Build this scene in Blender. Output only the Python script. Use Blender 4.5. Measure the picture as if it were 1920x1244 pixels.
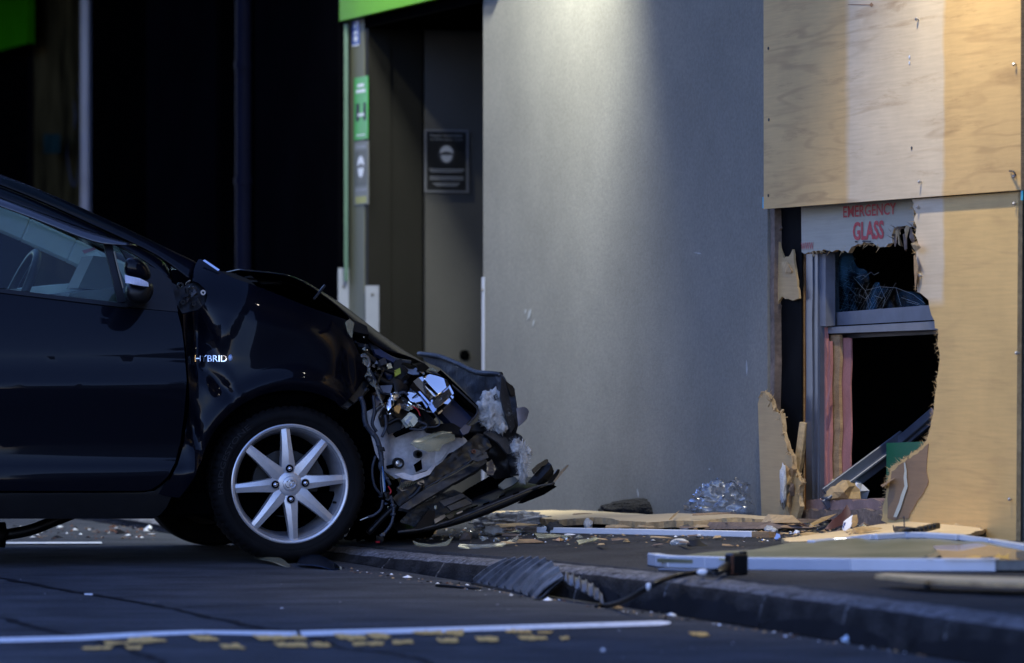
import bpy, bmesh, math, random
from mathutils import Vector, Matrix, noise as mnoise
R = math.radians
for o in list(bpy.data.objects):
    bpy.data.objects.remove(o, do_unlink=True)
SC = bpy.context.scene
COL = SC.collection

# ------------------------------------------------------------------ camera, sky, sun, exposure
F, H, HY, CX = 8500.0, .853, 637.0, 960.0          # focal length in photo pixels, eye height, horizon row, centre column
cam = bpy.data.cameras.new('camera'); camo = bpy.data.objects.new('camera', cam); COL.objects.link(camo)
camo.location = (0, 0, H); camo.rotation_euler = (R(90), 0, 0)
cam.sensor_width = 36; cam.lens = F / 1920 * 36; cam.shift_y = (HY - 622) / 1920
cam.clip_start = .5; cam.clip_end = 2000
cam.dof.use_dof = True; cam.dof.focus_distance = 17.15; cam.dof.aperture_fstop = 2.9
SC.camera = camo
world = bpy.data.worlds.new('World'); SC.world = world; world.use_nodes = True
wn = world.node_tree; bg = wn.nodes['Background']
sky = wn.nodes.new('ShaderNodeTexSky'); sky.sky_type = 'NISHITA'; sky.sun_disc = False
SUN_EL, SUN_AZ = R(24), math.atan2(.9, .43)
sky.sun_elevation = SUN_EL; sky.sun_rotation = SUN_AZ; sky.air_density = 1.0; sky.dust_density = .3; sky.ozone_density = 5.0
wb = wn.nodes.new('ShaderNodeVectorMath'); wb.operation = 'MULTIPLY'; wb.inputs[1].default_value = (1.17, 1.0, 1.25)   # the camera's cool-magenta white balance
wn.links.new(sky.outputs[0], wb.inputs[0]); wn.links.new(wb.outputs[0], bg.inputs[0]); bg.inputs[1].default_value = .13
sun = bpy.data.lights.new('sun', 'SUN'); sun.energy = 3.0; sun.angle = R(.5); sun.color = (1, .95, .87)
suno = bpy.data.objects.new('sun', sun); COL.objects.link(suno); suno.location = (20, 10, 30)
suno.rotation_euler = Vector((-math.sin(SUN_AZ) * math.cos(SUN_EL), -math.cos(SUN_AZ) * math.cos(SUN_EL), -math.sin(SUN_EL))).to_track_quat('-Z', 'Y').to_euler()
vs = SC.view_settings; vs.view_transform = 'Standard'; vs.look = 'None'; vs.gamma = 1; vs.use_curve_mapping = False
vs.exposure = 1.9

# ------------------------------------------------------------------ coordinates
def at(px, py, D):
    return Vector(((px - CX) / F * D, D, H - (py - HY) / F * D))
# shopfront line: T metres along it (towards the camera side), o metres out to the street
SX, SY, RX, RY = .99, 17.8, .322, -.947
def shop(T, z, o=0.0):
    return Vector((SX + RX * T + RY * o, SY + RY * T - RX * o, z))
def shopT(px, o=0.0):
    a = (px - CX) / F
    return (a * (SY - RX * o) - SX - RY * o) / (RX - RY * a)
def shopz(px, py, o=0.0):
    T = shopT(px, o); D = SY + RY * T - RX * o
    return T, H - (py - HY) / F * D
def spx(px, py, o=0.0):
    T, z = shopz(px, py, o); return shop(T, z, o)
def Td(X, Y):
    dx, dy = X - SX, Y - SY
    return RX * dx + RY * dy, RY * dx - RX * dy
def interp(x, xs, ys):
    if x <= xs[0]: return ys[0]
    for i in range(1, len(xs)):
        if x <= xs[i]:
            t = (x - xs[i-1]) / (xs[i] - xs[i-1]); return ys[i-1] + (ys[i] - ys[i-1]) * t
    return ys[-1]
KD = 1.67                                             # kerb face, metres from the shopfront
def kerb_h(T): return interp(T, [-1.2, .25, 2, 3.3, 5], [.035, .05, .09, .11, .12])
def wall_h(T): return interp(T, [-3.5, -1.4, -.5, 0, 1], [.05, .115, .14, .155, .163])
def pav(T, d):
    s = min(1, max(0, d / KD)); return wall_h(T) * (1 - s) + kerb_h(T) * s
def pavXY(X, Y):
    T, d = Td(X, Y)
    return pav(T, d) if d < KD else 0.0
def gnd(px, py, h=0.0):
    z = .12
    for _ in range(12):
        D = (H - z) * F / (py - HY); X = (px - CX) / F * D
        T, d = Td(X, D); z = pav(T, d) + h
    return Vector((X, D, z))
def road(px, py, h=0.0):
    D = (H - h) * F / (py - HY); return Vector(((px - CX) / F * D, D, h))
# car frame: x forward, y to its far side, z up, origin under the near front wheel
CA = R(15); CC, CS = math.cos(CA), math.sin(CA); CO = Vector((-.84, 17.25, 0))
def carw(x, y, z):
    return Vector((CO.x + x * CC - y * CS, CO.y + x * CS + y * CC, z))
def carl(px, py, y=0.0):
    a = (px - CX) / F
    x = (a * (CO.y + y * CC) - CO.x + y * CS) / (CC - a * CS)
    D = CO.y + x * CS + y * CC
    return x, H - (py - HY) / F * D
def cpt(px, py, yf=0.0):
    """point on the car seen at a photo pixel, at lateral depth yf (number or function of x, z)"""
    if not callable(yf):
        x, z = carl(px, py, yf); return carw(x, yf, z)
    y = 0.0
    for _ in range(6):
        x, z = carl(px, py, y); y = yf(x, z)
    return carw(x, y, z)

# ------------------------------------------------------------------ object helpers
def tag(o, label=None, cat=None, group=None, kind=None):
    if label: o['label'] = label
    if cat: o['category'] = cat
    if group: o['group'] = group
    if kind: o['kind'] = kind
    return o
def attach(o, parent):
    if parent is not None:
        o.parent = parent; o.matrix_parent_inverse = Matrix.Translation(-parent.location)
def thing(name, loc, label, cat, group=None):
    o = bpy.data.objects.new(name, None); o.empty_display_size = .1; COL.objects.link(o); o.location = loc
    return tag(o, label, cat, group)
def mk(name, verts, faces, mat, parent=None, smooth=False, normals=None, uvs=None, recenter=True, sharp=None):
    c = Vector((0, 0, 0))
    if recenter and verts:
        lo = [min(v[i] for v in verts) for i in range(3)]; hi = [max(v[i] for v in verts) for i in range(3)]
        c = Vector(((lo[0]+hi[0])/2, (lo[1]+hi[1])/2, (lo[2]+hi[2])/2))
    me = bpy.data.meshes.new(name)
    me.from_pydata([tuple(Vector(v) - c) for v in verts], [], faces)
    mats = mat if isinstance(mat, (list, tuple)) else [mat]
    for m in mats: me.materials.append(m)
    if smooth: me.polygons.foreach_set('use_smooth', [True] * len(me.polygons))
    if uvs:
        l = me.uv_layers.new(name='UVMap')
        for lo_ in me.loops: l.data[lo_.index].uv = uvs[lo_.vertex_index]
    me.update()
    if normals: me.normals_split_custom_set_from_vertices([tuple(n) for n in normals])
    if smooth and sharp: me.set_sharp_from_angle(angle=R(sharp))
    o = bpy.data.objects.new(name, me); COL.objects.link(o); o.location = c
    attach(o, parent); return o

class MB:
    def __init__(s): s.v = []; s.f = []
    def add(s, vs, fs):
        n = len(s.v); s.v += [Vector(v) for v in vs]; s.f += [[i + n for i in f] for f in fs]; return s
    def box(s, c, size, M3=None, b=0.0):
        hx, hy, hz = size[0]/2, size[1]/2, size[2]/2
        bm = bmesh.new()
        bmesh.ops.create_cube(bm, size=1)
        for v in bm.verts: v.co = Vector((v.co.x*2*hx, v.co.y*2*hy, v.co.z*2*hz))
        if b > 0: bmesh.ops.bevel(bm, geom=bm.edges[:], offset=b, segments=1, affect='EDGES')
        bm.verts.index_update()
        M = M3 if M3 is not None else Matrix.Identity(3)
        s.add([Vector(c) + M @ v.co for v in bm.verts], [[v.index for v in f.verts] for f in bm.faces]); bm.free(); return s
    def beam(s, p0, p1, w, h, up=(0, 0, 1), b=0.0):
        p0, p1 = Vector(p0), Vector(p1); x = (p1 - p0); L = x.length; x.normalize()
        y = Vector(up).cross(x)
        if y.length < 1e-4: y = Vector((0, 1, 0)).cross(x)
        y.normalize(); z = x.cross(y)
        M = Matrix((x, y, z)).transposed()
        return s.box((p0 + p1) / 2, (L, w, h), M, b)
    def hull(s, pts):
        bm = bmesh.new()
        for p in pts: bm.verts.new(p)
        r = bmesh.ops.convex_hull(bm, input=bm.verts[:])
        bmesh.ops.delete(bm, geom=[g for g in set(r['geom_interior'] + r['geom_unused']) if isinstance(g, bmesh.types.BMVert)], context='VERTS')
        bmesh.ops.recalc_face_normals(bm, faces=bm.faces[:])
        bm.verts.index_update()
        s.add([v.co.copy() for v in bm.verts], [[v.index for v in f.verts] for f in bm.faces]); bm.free(); return s
    def tube(s, pts, r, n=8, cap=True):
        pts = [Vector(p) for p in pts]; rings = []
        prev = None
        for i, p in enumerate(pts):
            t = (pts[min(i+1, len(pts)-1)] - pts[max(i-1, 0)]).normalized()
            a = prev - t * prev.dot(t) if prev is not None else t.orthogonal()
            if a.length < 1e-5: a = t.orthogonal()
            a.normalize(); prev = a; b = t.cross(a)
            rr = r[i] if isinstance(r, (list, tuple)) else r
            rings.append([p + (a * math.cos(2*math.pi*k/n) + b * math.sin(2*math.pi*k/n)) * rr for k in range(n)])
        vs = [v for g in rings for v in g]; fs = []
        for i in range(len(rings) - 1):
            for k in range(n):
                k2 = (k + 1) % n; fs.append([i*n+k, i*n+k2, (i+1)*n+k2, (i+1)*n+k])
        if cap: fs.append(list(range(n))[::-1]); fs.append([(len(rings)-1)*n + k for k in range(n)])
        return s.add(vs, fs)
    def lathe(s, prof, n, place, wob=None, close=False):
        """prof: (radius, offset) list; place(r, angle, offset) -> world"""
        vs = []; fs = []; m = len(prof)
        for k in range(n):
            a = 2 * math.pi * k / n
            for j, (r, y) in enumerate(prof): vs.append(place(r if wob is None else wob(r, k, j), a, y))
        for k in range(n):
            k2 = (k + 1) % n
            for j in range(m - 1): fs.append([k*m+j, k*m+j+1, k2*m+j+1, k2*m+j])
        return s.add(vs, fs)
    def build(s, name, mat, parent=None, smooth=False, sharp=None):
        return mk(name, s.v, s.f, mat, parent, smooth, sharp=sharp)

def catmull(pts, n):
    pts = [Vector(p) for p in pts]; out = []
    P = [pts[0] * 2 - pts[1]] + pts + [pts[-1] * 2 - pts[-2]]
    for i in range(1, len(P) - 2):
        for k in range(n):
            t = k / n; a, b, c, d = P[i-1], P[i], P[i+1], P[i+2]
            out.append(.5 * ((2*b) + (c - a) * t + (2*a - 5*b + 4*c - d) * t*t + (3*b - a - 3*c + d) * t**3))
    out.append(pts[-1]); return out

def jag(poly, i0, i1, step, amp, seed=0):
    """roughen the edges between outline vertices i0..i1 as torn wood"""
    rnd = random.Random(seed); out = []
    n = len(poly)
    for i in range(n):
        p, q = poly[i], poly[(i + 1) % n]; out.append(tuple(p))
        if i0 <= i < i1:
            L = math.hypot(q[0]-p[0], q[1]-p[1]); k = int(L / step)
            if k < 1: continue
            nx, ny = -(q[1]-p[1]) / L, (q[0]-p[0]) / L
            for j in range(1, k):
                t = (j + rnd.uniform(-.3, .3)) / k; a = rnd.uniform(-1, 1) * amp * (1.8 if rnd.random() < .15 else .8)
                out.append((p[0] + (q[0]-p[0]) * t + nx * a, p[1] + (q[1]-p[1]) * t + ny * a))
    return out

def patch(name, outline, place, mat, parent=None, cell=None, thick=.003, flip=False, smooth=True, uvscale=1.0, eps=None, back=None):
    """sheet with real thickness whose outline is given in plane coordinates (u, v); place(u, v) -> world"""
    bm = bmesh.new()
    f = bm.faces.new([bm.verts.new((u, v, 0)) for u, v in outline])
    bm.normal_update()
    if f.normal.z < 0: bmesh.ops.reverse_faces(bm, faces=[f])
    bmesh.ops.triangulate(bm, faces=bm.faces[:], ngon_method='EAR_CLIP')
    us = [p[0] for p in outline]; vv = [p[1] for p in outline]
    if cell:
        for ax, lo, hi in ((0, min(us), max(us)), (1, min(vv), max(vv))):
            k = int((hi - lo) / cell)
            for j in range(1, k + 1):
                co = [0, 0, 0]; no = [0, 0, 0]; co[ax] = lo + (hi - lo) * j / (k + 1); no[ax] = 1
                bmesh.ops.bisect_plane(bm, geom=bm.verts[:] + bm.edges[:] + bm.faces[:], plane_co=co, plane_no=no, dist=1e-7)
    bm.verts.index_update()
    e = eps or max(max(us) - min(us), max(vv) - min(vv)) * 1e-3
    uv = [(v.co.x, v.co.y) for v in bm.verts]
    P = []; N = []
    sg = -1 if flip else 1
    for u, v in uv:
        p = Vector(place(u, v)); du = Vector(place(u + e, v)) - Vector(place(u - e, v)); dv = Vector(place(u, v + e)) - Vector(place(u, v - e))
        n = du.cross(dv)
        n = (n.normalized() if n.length > 1e-12 else Vector((0, -1, 0))) * sg
        P.append(p); N.append(n)
    faces = [[v.index for v in f.verts] for f in bm.faces]
    if flip: faces = [x[::-1] for x in faces]
    bedges = []
    for ed in bm.edges:
        if len(ed.link_faces) == 1:
            l = ed.link_faces[0].loops[:]
            for lp in l:
                if lp.edge == ed: bedges.append((lp.vert.index, lp.link_loop_next.vert.index)); break
    bm.free()
    n = len(P); verts = P[:]; norms = N[:]; UV = [(a * uvscale, b * uvscale) for a, b in uv]; mi = [0] * len(faces)
    if thick:
        verts += [p - q * thick for p, q in zip(P, N)]; norms += [-q for q in N]; UV += UV[:n]
        faces += [[i + n for i in x[::-1]] for x in faces]; mi += [1 if back else 0] * (len(faces) - len(mi))
        for a, b in bedges:
            if flip: a, b = b, a
            k = len(verts); q = [P[b], P[a], P[a] - N[a] * thick, P[b] - N[b] * thick]
            nn = (q[1] - q[0]).cross(q[2] - q[1]); nn = nn.normalized() if nn.length > 1e-12 else N[a]
            verts += q; norms += [nn] * 4; UV += [UV[b], UV[a], UV[a], UV[b]]
            faces.append([k, k+1, k+2, k+3]); mi.append(1 if back else 0)
    o = mk(name, verts, faces, [mat, back] if back else mat, parent, smooth=True, normals=norms if smooth else None, uvs=UV)
    if not smooth: o.data.polygons.foreach_set('use_smooth', [False] * len(o.data.polygons))
    if back: o.data.polygons.foreach_set('material_index', mi)
    return o

def cpatch(name, poly, yf, mat, parent, cell=None, thick=.003, smooth=True, back=None):
    return patch(name, poly, lambda u, v: cpt(u, v, yf), mat, parent, cell, thick, True, smooth, 1 / 500, .6, back)
def cslab(name, poly, y, mat, parent, gx=0.0, gz=0.0, thick=.012, bulge=0.0, cell=None, nz=0.0):
    """small tilted piece of the car: gx, gz lean it along x and z, bulge rounds it"""
    cx = sum(p[0] for p in poly) / len(poly); cy = sum(p[1] for p in poly) / len(poly)
    hx = max(abs(p[0]-cx) for p in poly); hy = max(abs(p[1]-cy) for p in poly)
    def yy(u, v):
        q = 1 - ((u-cx)/hx)**2 * .5 - ((v-cy)/hy)**2 * .5
        return y + gx * (u - cx) / 490 - gz * (v - cy) / 490 - bulge * q + (nz * (mnoise.noise(Vector((u * .045, v * .06, y * 40))) + .5 * mnoise.noise(Vector((u * .13, v * .15, y * 40 + 5)))) if nz else 0)
    return patch(name, poly, lambda u, v: cpt(u, v, yy(u, v)), mat, parent, cell or (9 if bulge or nz else None), thick, True, True, 1/500, .4)
def grid(name, rows, mat, parent=None, thick=.002, sub=2, smooth=True):
    m = len(rows[0]); vs = [v for r in rows for v in r]
    fs = [[i*m+j, i*m+j+1, (i+1)*m+j+1, (i+1)*m+j] for i in range(len(rows)-1) for j in range(m-1)]
    o = mk(name, vs, fs, mat, parent, smooth)
    if sub: md = o.modifiers.new('sub', 'SUBSURF'); md.levels = md.render_levels = sub
    if thick: md = o.modifiers.new('sol', 'SOLIDIFY'); md.thickness = thick; md.offset = 0
    return o
def lump(name, c, size, mat, parent=None, seed=0, rough=.35, fr=2.5, sub=3, smooth=True, rot=0.0):
    bm = bmesh.new(); bmesh.ops.create_icosphere(bm, subdivisions=sub, radius=1)
    off = Vector((seed * 7.3, seed * 3.1, seed * 1.7)); Mz = Matrix.Rotation(rot, 3, 'Z')
    for v in bm.verts:
        d = v.co.normalized(); k = 1 + rough * (mnoise.noise(d * fr + off) + .5 * mnoise.noise(d * fr * 2.7 + off) + .25 * mnoise.noise(d * fr * 6 + off))
        v.co = Mz @ Vector((d.x * k * size[0], d.y * k * size[1], d.z * k * size[2]))
    bm.verts.index_update()
    vs = [Vector(c) + v.co for v in bm.verts]; fs = [[v.index for v in f.verts] for f in bm.faces]; bm.free()
    return mk(name, vs, fs, mat, parent, smooth)
def text(name, s, u0, u1, v0, v1, place, mat, parent=None, depth=.001, bold=0.0):
    cu = bpy.data.curves.new('t', 'FONT'); cu.body = s; cu.extrude = 0; cu.resolution_u = 3; cu.align_x = 'LEFT'; cu.offset = bold
    ob = bpy.data.objects.new('t', cu); COL.objects.link(ob)
    dg = bpy.context.evaluated_depsgraph_get(); me = bpy.data.meshes.new_from_object(ob.evaluated_get(dg))
    vs = [v.co.copy() for v in me.vertices]; fs = [list(p.vertices) for p in me.polygons]
    bpy.data.objects.remove(ob, do_unlink=True); bpy.data.curves.remove(cu); bpy.data.meshes.remove(me)
    x0 = min(v.x for v in vs); x1 = max(v.x for v in vs); y0 = min(v.y for v in vs); y1 = max(v.y for v in vs)
    f = lambda v: (u0 + (v.x - x0) / (x1 - x0) * (u1 - u0), v0 + (v.y - y0) / (y1 - y0) * (v1 - v0))
    top = [Vector(place(*f(v), depth)) for v in vs]
    if depth <= .0015: return mk(name, top, fs, mat, parent)
    bot = [Vector(place(*f(v), 0)) for v in vs]; n = len(vs)
    from collections import Counter
    cnt = Counter(); od = {}
    for q in fs:
        for a, b in zip(q, q[1:] + q[:1]): cnt[frozenset((a, b))] += 1; od[frozenset((a, b))] = (a, b)
    side = [[od[e][0] + n, od[e][1] + n, od[e][1], od[e][0]] for e, c in cnt.items() if c == 1]
    return mk(name, top + bot, fs + side, mat, parent)

# ------------------------------------------------------------------ materials
def nd(nt, t, **kw):
    n = nt.nodes.new(t)
    for k, v in kw.items(): setattr(n, k, v)
    return n
def M(name, col, rough=.5, metal=0, coat=0, vary=.25, vscale=6.0, fine=0.0, fscale=120.0, bump=0.0, bscale=60.0, stretch=None, spec=.5, col2=None, rvar=0.0, alpha=1, trans=0, coatr=.03, rp=(.32, .68)):
    m = bpy.data.materials.new(name); m.use_nodes = True; nt = m.node_tree; b = nt.nodes['Principled BSDF']
    b.inputs['Base Color'].default_value = (*col, 1); b.inputs['Roughness'].default_value = rough; b.inputs['Metallic'].default_value = metal
    b.inputs['Coat Weight'].default_value = coat; b.inputs['Coat Roughness'].default_value = coatr; b.inputs['Specular IOR Level'].default_value = spec
    b.inputs['Alpha'].default_value = alpha; b.inputs['Transmission Weight'].default_value = trans
    L = nt.links.new
    tc = nd(nt, 'ShaderNodeTexCoord'); mp = nd(nt, 'ShaderNodeMapping'); L(tc.outputs['Object'], mp.inputs[0])
    if stretch: mp.inputs['Scale'].default_value = stretch
    src = None
    if vary or col2:
        nz = nd(nt, 'ShaderNodeTexNoise'); nz.inputs['Scale'].default_value = vscale; nz.inputs['Detail'].default_value = 6; nz.inputs['Roughness'].default_value = .62
        L(mp.outputs[0], nz.inputs['Vector'])
        rpn = nd(nt, 'ShaderNodeValToRGB'); L(nz.outputs[0], rpn.inputs[0])
        rpn.color_ramp.elements[0].position, rpn.color_ramp.elements[1].position = rp
        c2 = col2 or tuple(min(1, c * (1 + vary)) for c in col)
        rpn.color_ramp.elements[0].color = (*(col if col2 else tuple(c * (1 - vary) for c in col)), 1); rpn.color_ramp.elements[1].color = (*c2, 1)
        src = rpn.outputs[0]
        if rvar:
            mr = nd(nt, 'ShaderNodeMapRange'); L(nz.outputs[0], mr.inputs[0]); mr.inputs[1].default_value = .3; mr.inputs[2].default_value = .7
            mr.inputs[3].default_value = max(0, rough - rvar); mr.inputs[4].default_value = min(1, rough + rvar); L(mr.outputs[0], b.inputs['Roughness'])
    if fine:
        n2 = nd(nt, 'ShaderNodeTexNoise'); n2.inputs['Scale'].default_value = fscale; n2.inputs['Detail'].default_value = 3
        L(mp.outputs[0], n2.inputs['Vector'])
        mr = nd(nt, 'ShaderNodeMapRange'); L(n2.outputs[0], mr.inputs[0]); mr.inputs[1].default_value = .3; mr.inputs[2].default_value = .7
        mr.inputs[3].default_value = 1 - fine; mr.inputs[4].default_value = 1 + fine
        mx = nd(nt, 'ShaderNodeVectorMath', operation='SCALE')
        if src: L(src, mx.inputs[0])
        else: mx.inputs[0].default_value = col
        L(mr.outputs[0], mx.inputs['Scale']); src = mx.outputs[0]
    if src: L(src, b.inputs['Base Color'])
    if bump:
        n3 = nd(nt, 'ShaderNodeTexNoise'); n3.inputs['Scale'].default_value = bscale; n3.inputs['Detail'].default_value = 4
        L(mp.outputs[0], n3.inputs['Vector']); bp = nd(nt, 'ShaderNodeBump'); bp.inputs['Strength'].default_value = bump; bp.inputs['Distance'].default_value = .01
        L(n3.outputs[0], bp.inputs['Height']); L(bp.outputs[0], b.inputs['Normal'])
    return m
def glass_mat(name, tint, refl_rough=.02, mixmul=1.0):
    m = bpy.data.materials.new(name); m.use_nodes = True; nt = m.node_tree; L = nt.links.new
    for n in list(nt.nodes): nt.nodes.remove(n)
    out = nd(nt, 'ShaderNodeOutputMaterial'); tr = nd(nt, 'ShaderNodeBsdfTransparent'); gl = nd(nt, 'ShaderNodeBsdfGlossy'); mx = nd(nt, 'ShaderNodeMixShader')
    tr.inputs[0].default_value = (*tint, 1); gl.inputs['Roughness'].default_value = refl_rough
    lw = nd(nt, 'ShaderNodeLayerWeight'); lw.inputs[0].default_value = .5
    pw = nd(nt, 'ShaderNodeMath', operation='POWER'); pw.inputs[1].default_value = 5; L(lw.outputs['Facing'], pw.inputs[0])
    mu = nd(nt, 'ShaderNodeMath', operation='MULTIPLY_ADD'); mu.inputs[1].default_value = .9 * mixmul; mu.inputs[2].default_value = .04 * mixmul; mu.use_clamp = True; L(pw.outputs[0], mu.inputs[0])
    L(mu.outputs[0], mx.inputs[0]); L(tr.outputs[0], mx.inputs[1]); L(gl.outputs[0], mx.inputs[2]); L(mx.outputs[0], out.inputs[0])
    return m
def plywood(name, base=(.50, .33, .135), dark=(.33, .19, .075), band=None, stain=.5, pale=(.60, .475, .315), vmin=None):
    """plywood face: grain runs along u; band = (u0, u1) is the paler unpainted strip"""
    m = bpy.data.materials.new(name); m.use_nodes = True; nt = m.node_tree; L = nt.links.new; b = nt.nodes['Principled BSDF']
    b.inputs['Roughness'].default_value = .62; b.inputs['Specular IOR Level'].default_value = .25
    uv = nd(nt, 'ShaderNodeUVMap'); sep = nd(nt, 'ShaderNodeSeparateXYZ'); L(uv.outputs[0], sep.inputs[0])
    def noise(sx, sy, sc, det=5, dist=0.0, rough=.6):
        mp = nd(nt, 'ShaderNodeMapping'); mp.inputs['Scale'].default_value = (sx, sy, 1); L(uv.outputs[0], mp.inputs[0])
        n = nd(nt, 'ShaderNodeTexNoise'); n.inputs['Scale'].default_value = sc; n.inputs['Detail'].default_value = det
        n.inputs['Distortion'].default_value = dist; n.inputs['Roughness'].default_value = rough; L(mp.outputs[0], n.inputs[0]); return n.outputs[0]
    def ramp(x, p0, p1, a=0.0, c=1.0):
        r = nd(nt, 'ShaderNodeMapRange'); r.inputs[1].default_value = p0; r.inputs[2].default_value = p1; r.inputs[3].default_value = a; r.inputs[4].default_value = c; L(x, r.inputs[0]); return r.outputs[0]
    def mix(fac, c1, c2):
        x = nd(nt, 'ShaderNodeMix', data_type='RGBA'); L(fac, x.inputs[0])
        for k, c in ((6, c1), (7, c2)):
            if isinstance(c, tuple): x.inputs[k].default_value = (*c, 1)
            else: L(c, x.inputs[k])
        return x.outputs[2]
    def mul(a, bb):
        x = nd(nt, 'ShaderNodeMath', operation='MULTIPLY')
        for k, c in ((0, a), (1, bb)):
            if isinstance(c, (int, float)): x.inputs[k].default_value = c
            else: L(c, x.inputs[k])
        return x.outputs[0]
    col = base
    if band:
        wob = noise(1, 1, 6, 2); wv = ramp(wob, 0, 1, -.03, .03)
        ad = nd(nt, 'ShaderNodeMath', operation='ADD'); L(sep.outputs[0], ad.inputs[0]); L(wv, ad.inputs[1])
        fac = mul(ramp(ad.outputs[0], band[0] - .03, band[0] + .03), ramp(ad.outputs[0], band[1] - .015, band[1] + .015, 1, 0))
        if vmin: fac = mul(fac, ramp(sep.outputs[1], vmin - .02, vmin + .02))
        col = mix(fac, base, pale)
    # cathedral grain: contour lines of a stretched noise
    h = noise(.26, 2.4, 1.5, 3, .3); sn = nd(nt, 'ShaderNodeMath', operation='SINE'); L(mul(h, 62), sn.inputs[0])
    lines = mul(ramp(sn.outputs[0], .45, 1), ramp(noise(.8, 3.2, 1.3, 4), .42, .60))
    st = ramp(noise(.8, 7, 2.2, 8, .3, .72), .55, .78)
    c = mix(mul(lines, .5 * stain), col if not isinstance(col, tuple) else col, dark) if not isinstance(col, tuple) else mix(mul(lines, .5 * stain), col, dark)
    c = mix(mul(st, 1.0 * stain), c, dark)
    fg = ramp(noise(1.6, 34, 3, 5), .3, .7, .92, 1.07)
    big = ramp(noise(1, 1, 1.7, 5), .3, .7, .86, 1.1)
    dirt = ramp(noise(1, 1.5, 9, 8, 0, .75), .66, .74, 1, .78)
    sc = nd(nt, 'ShaderNodeVectorMath', operation='SCALE'); L(c, sc.inputs[0]); L(mul(mul(fg, big), dirt), sc.inputs['Scale'])
    L(sc.outputs[0], b.inputs['Base Color'])
    bp = nd(nt, 'ShaderNodeBump'); bp.inputs['Strength'].default_value = .05; bp.inputs['Distance'].default_value = .004; L(noise(3, 50, 3, 5), bp.inputs['Height']); L(bp.outputs[0], b.inputs['Normal'])
    return m

m_road = M('asphalt_road', (.056, .059, .066), .86, vary=.36, vscale=2.6, stretch=(1.0, 1.6, 1), fine=.8, fscale=150, bump=.6, bscale=190, spec=.08)
m_pave = M('asphalt_footpath', (.050, .050, .052), .9, vary=.3, vscale=2.2, fine=.55, fscale=160, bump=.9, bscale=150, spec=.08)
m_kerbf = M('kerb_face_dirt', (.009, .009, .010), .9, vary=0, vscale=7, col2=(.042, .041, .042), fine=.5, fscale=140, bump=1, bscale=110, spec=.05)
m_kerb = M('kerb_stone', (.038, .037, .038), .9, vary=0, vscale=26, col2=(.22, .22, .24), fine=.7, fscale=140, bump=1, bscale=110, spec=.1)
m_tar = M('tar', (.012, .012, .014), .85, vary=.3, spec=.08)
m_white = M('road_paint_white', (.22, .22, .23), .7, vary=0, vscale=16, col2=(.76, .76, .76), rp=(.28, .44), fine=.25, fscale=90)
m_yellow = M('road_paint_yellow', (.075, .07, .065), .75, vary=0, vscale=20, col2=(.74, .42, .09), rp=(.27, .46), fine=.35, fscale=90)
m_render = M('grey_render', (.206, .192, .158), .8, vary=.13, vscale=1.3, fine=.12, fscale=70, bump=.14, bscale=120, spec=.2)
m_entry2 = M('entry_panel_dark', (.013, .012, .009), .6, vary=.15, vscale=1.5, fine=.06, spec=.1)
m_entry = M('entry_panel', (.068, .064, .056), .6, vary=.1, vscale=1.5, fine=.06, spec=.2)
m_black = M('black_cladding', (.0016, .0016, .0024), .8, vary=.2, vscale=2, spec=0)
m_black2 = M('black_cladding_matt', (.0006, .0006, .0008), .8, vary=.2, vscale=2, spec=0)
m_pipe = M('navy_pipe_paint', (.004, .005, .014), .5, vary=.1, spec=.02)
m_soffit = M('soffit_paint', (.10, .10, .10), .8, vary=.1)
m_far = M('street_facade', (.045, .045, .05), .8, vary=.3, vscale=.6)
m_green = M('lime_sign', (.085, .27, .003), .5, vary=.05, spec=.1)
m_green2 = M('poster_green', (.02, .30, .03), .4, vary=.1)
m_strip = M('pale_pilaster', (.115, .112, .066), .6, vary=.06, vscale=3)
m_guard = M('white_guard_metal', (.33, .345, .39), .35, metal=.2, vary=.08)
m_alu = M('grey_aluminium', (.135, .15, .185), .35, metal=.6, vary=.15, vscale=5)
m_frame = M('window_frame_paint', (.12, .125, .145), .5, vary=.2, vscale=8)
m_signblk = M('sign_black', (.012, .012, .012), .35, vary=.05)
m_signgry = M('sign_print_grey', (.22, .22, .22), .5, vary=.1)
m_signfrm = M('sign_frame', (.16, .16, .165), .35, metal=.3, vary=.1)
m_blue = M('sign_blue', (.02, .06, .30), .35, vary=.05)
m_white2 = M('sign_white', (.7, .7, .7), .5, vary=.05)
m_paint = M('car_paint', (.0004, .0010, .0038), .4, coat=.25, vary=.04, vscale=40, spec=.05)
m_dull = M('bumper_plastic', (.022, .023, .026), .55, vary=.5, vscale=14, fine=.3, fscale=80, bump=.25, bscale=50, rvar=.12)
m_plast = M('black_plastic', (.0045, .0045, .005), .4, vary=.3, vscale=20, spec=.3)
m_matte = M('black_liner', (.0012, .0012, .0014), .85, vary=.2, spec=0)
m_rubber = M('tyre_rubber', (.0042, .0042, .0048), .75, vary=.3, vscale=20, bump=.15, bscale=120, spec=.14)
m_ribrub = M('ribbed_plastic', (.085, .088, .098), .36, vary=.55, vscale=22, rvar=.12)
m_alloy = M('alloy_wheel', (.56, .56, .57), .36, metal=.65, vary=.08, vscale=12, fine=.04)
m_alloyd = M('alloy_barrel', (.30, .30, .32), .45, metal=.5, vary=.25, vscale=12)
m_steel = M('bare_steel', (.16, .15, .14), .45, metal=.7, vary=.35, vscale=15)
m_chrome = M('chrome', (.93, .88, .80), .06, metal=1, vary=.02)
m_chrome2 = M('satin_chrome', (.65, .67, .72), .2, metal=1, vary=.08)
m_primer = M('grey_primer', (.46, .45, .46), .55, vary=.22, vscale=9, fine=.15, fscale=60, rvar=.1)
m_connector = M('cream_connector', (.55, .55, .42), .45, vary=.08)
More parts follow.
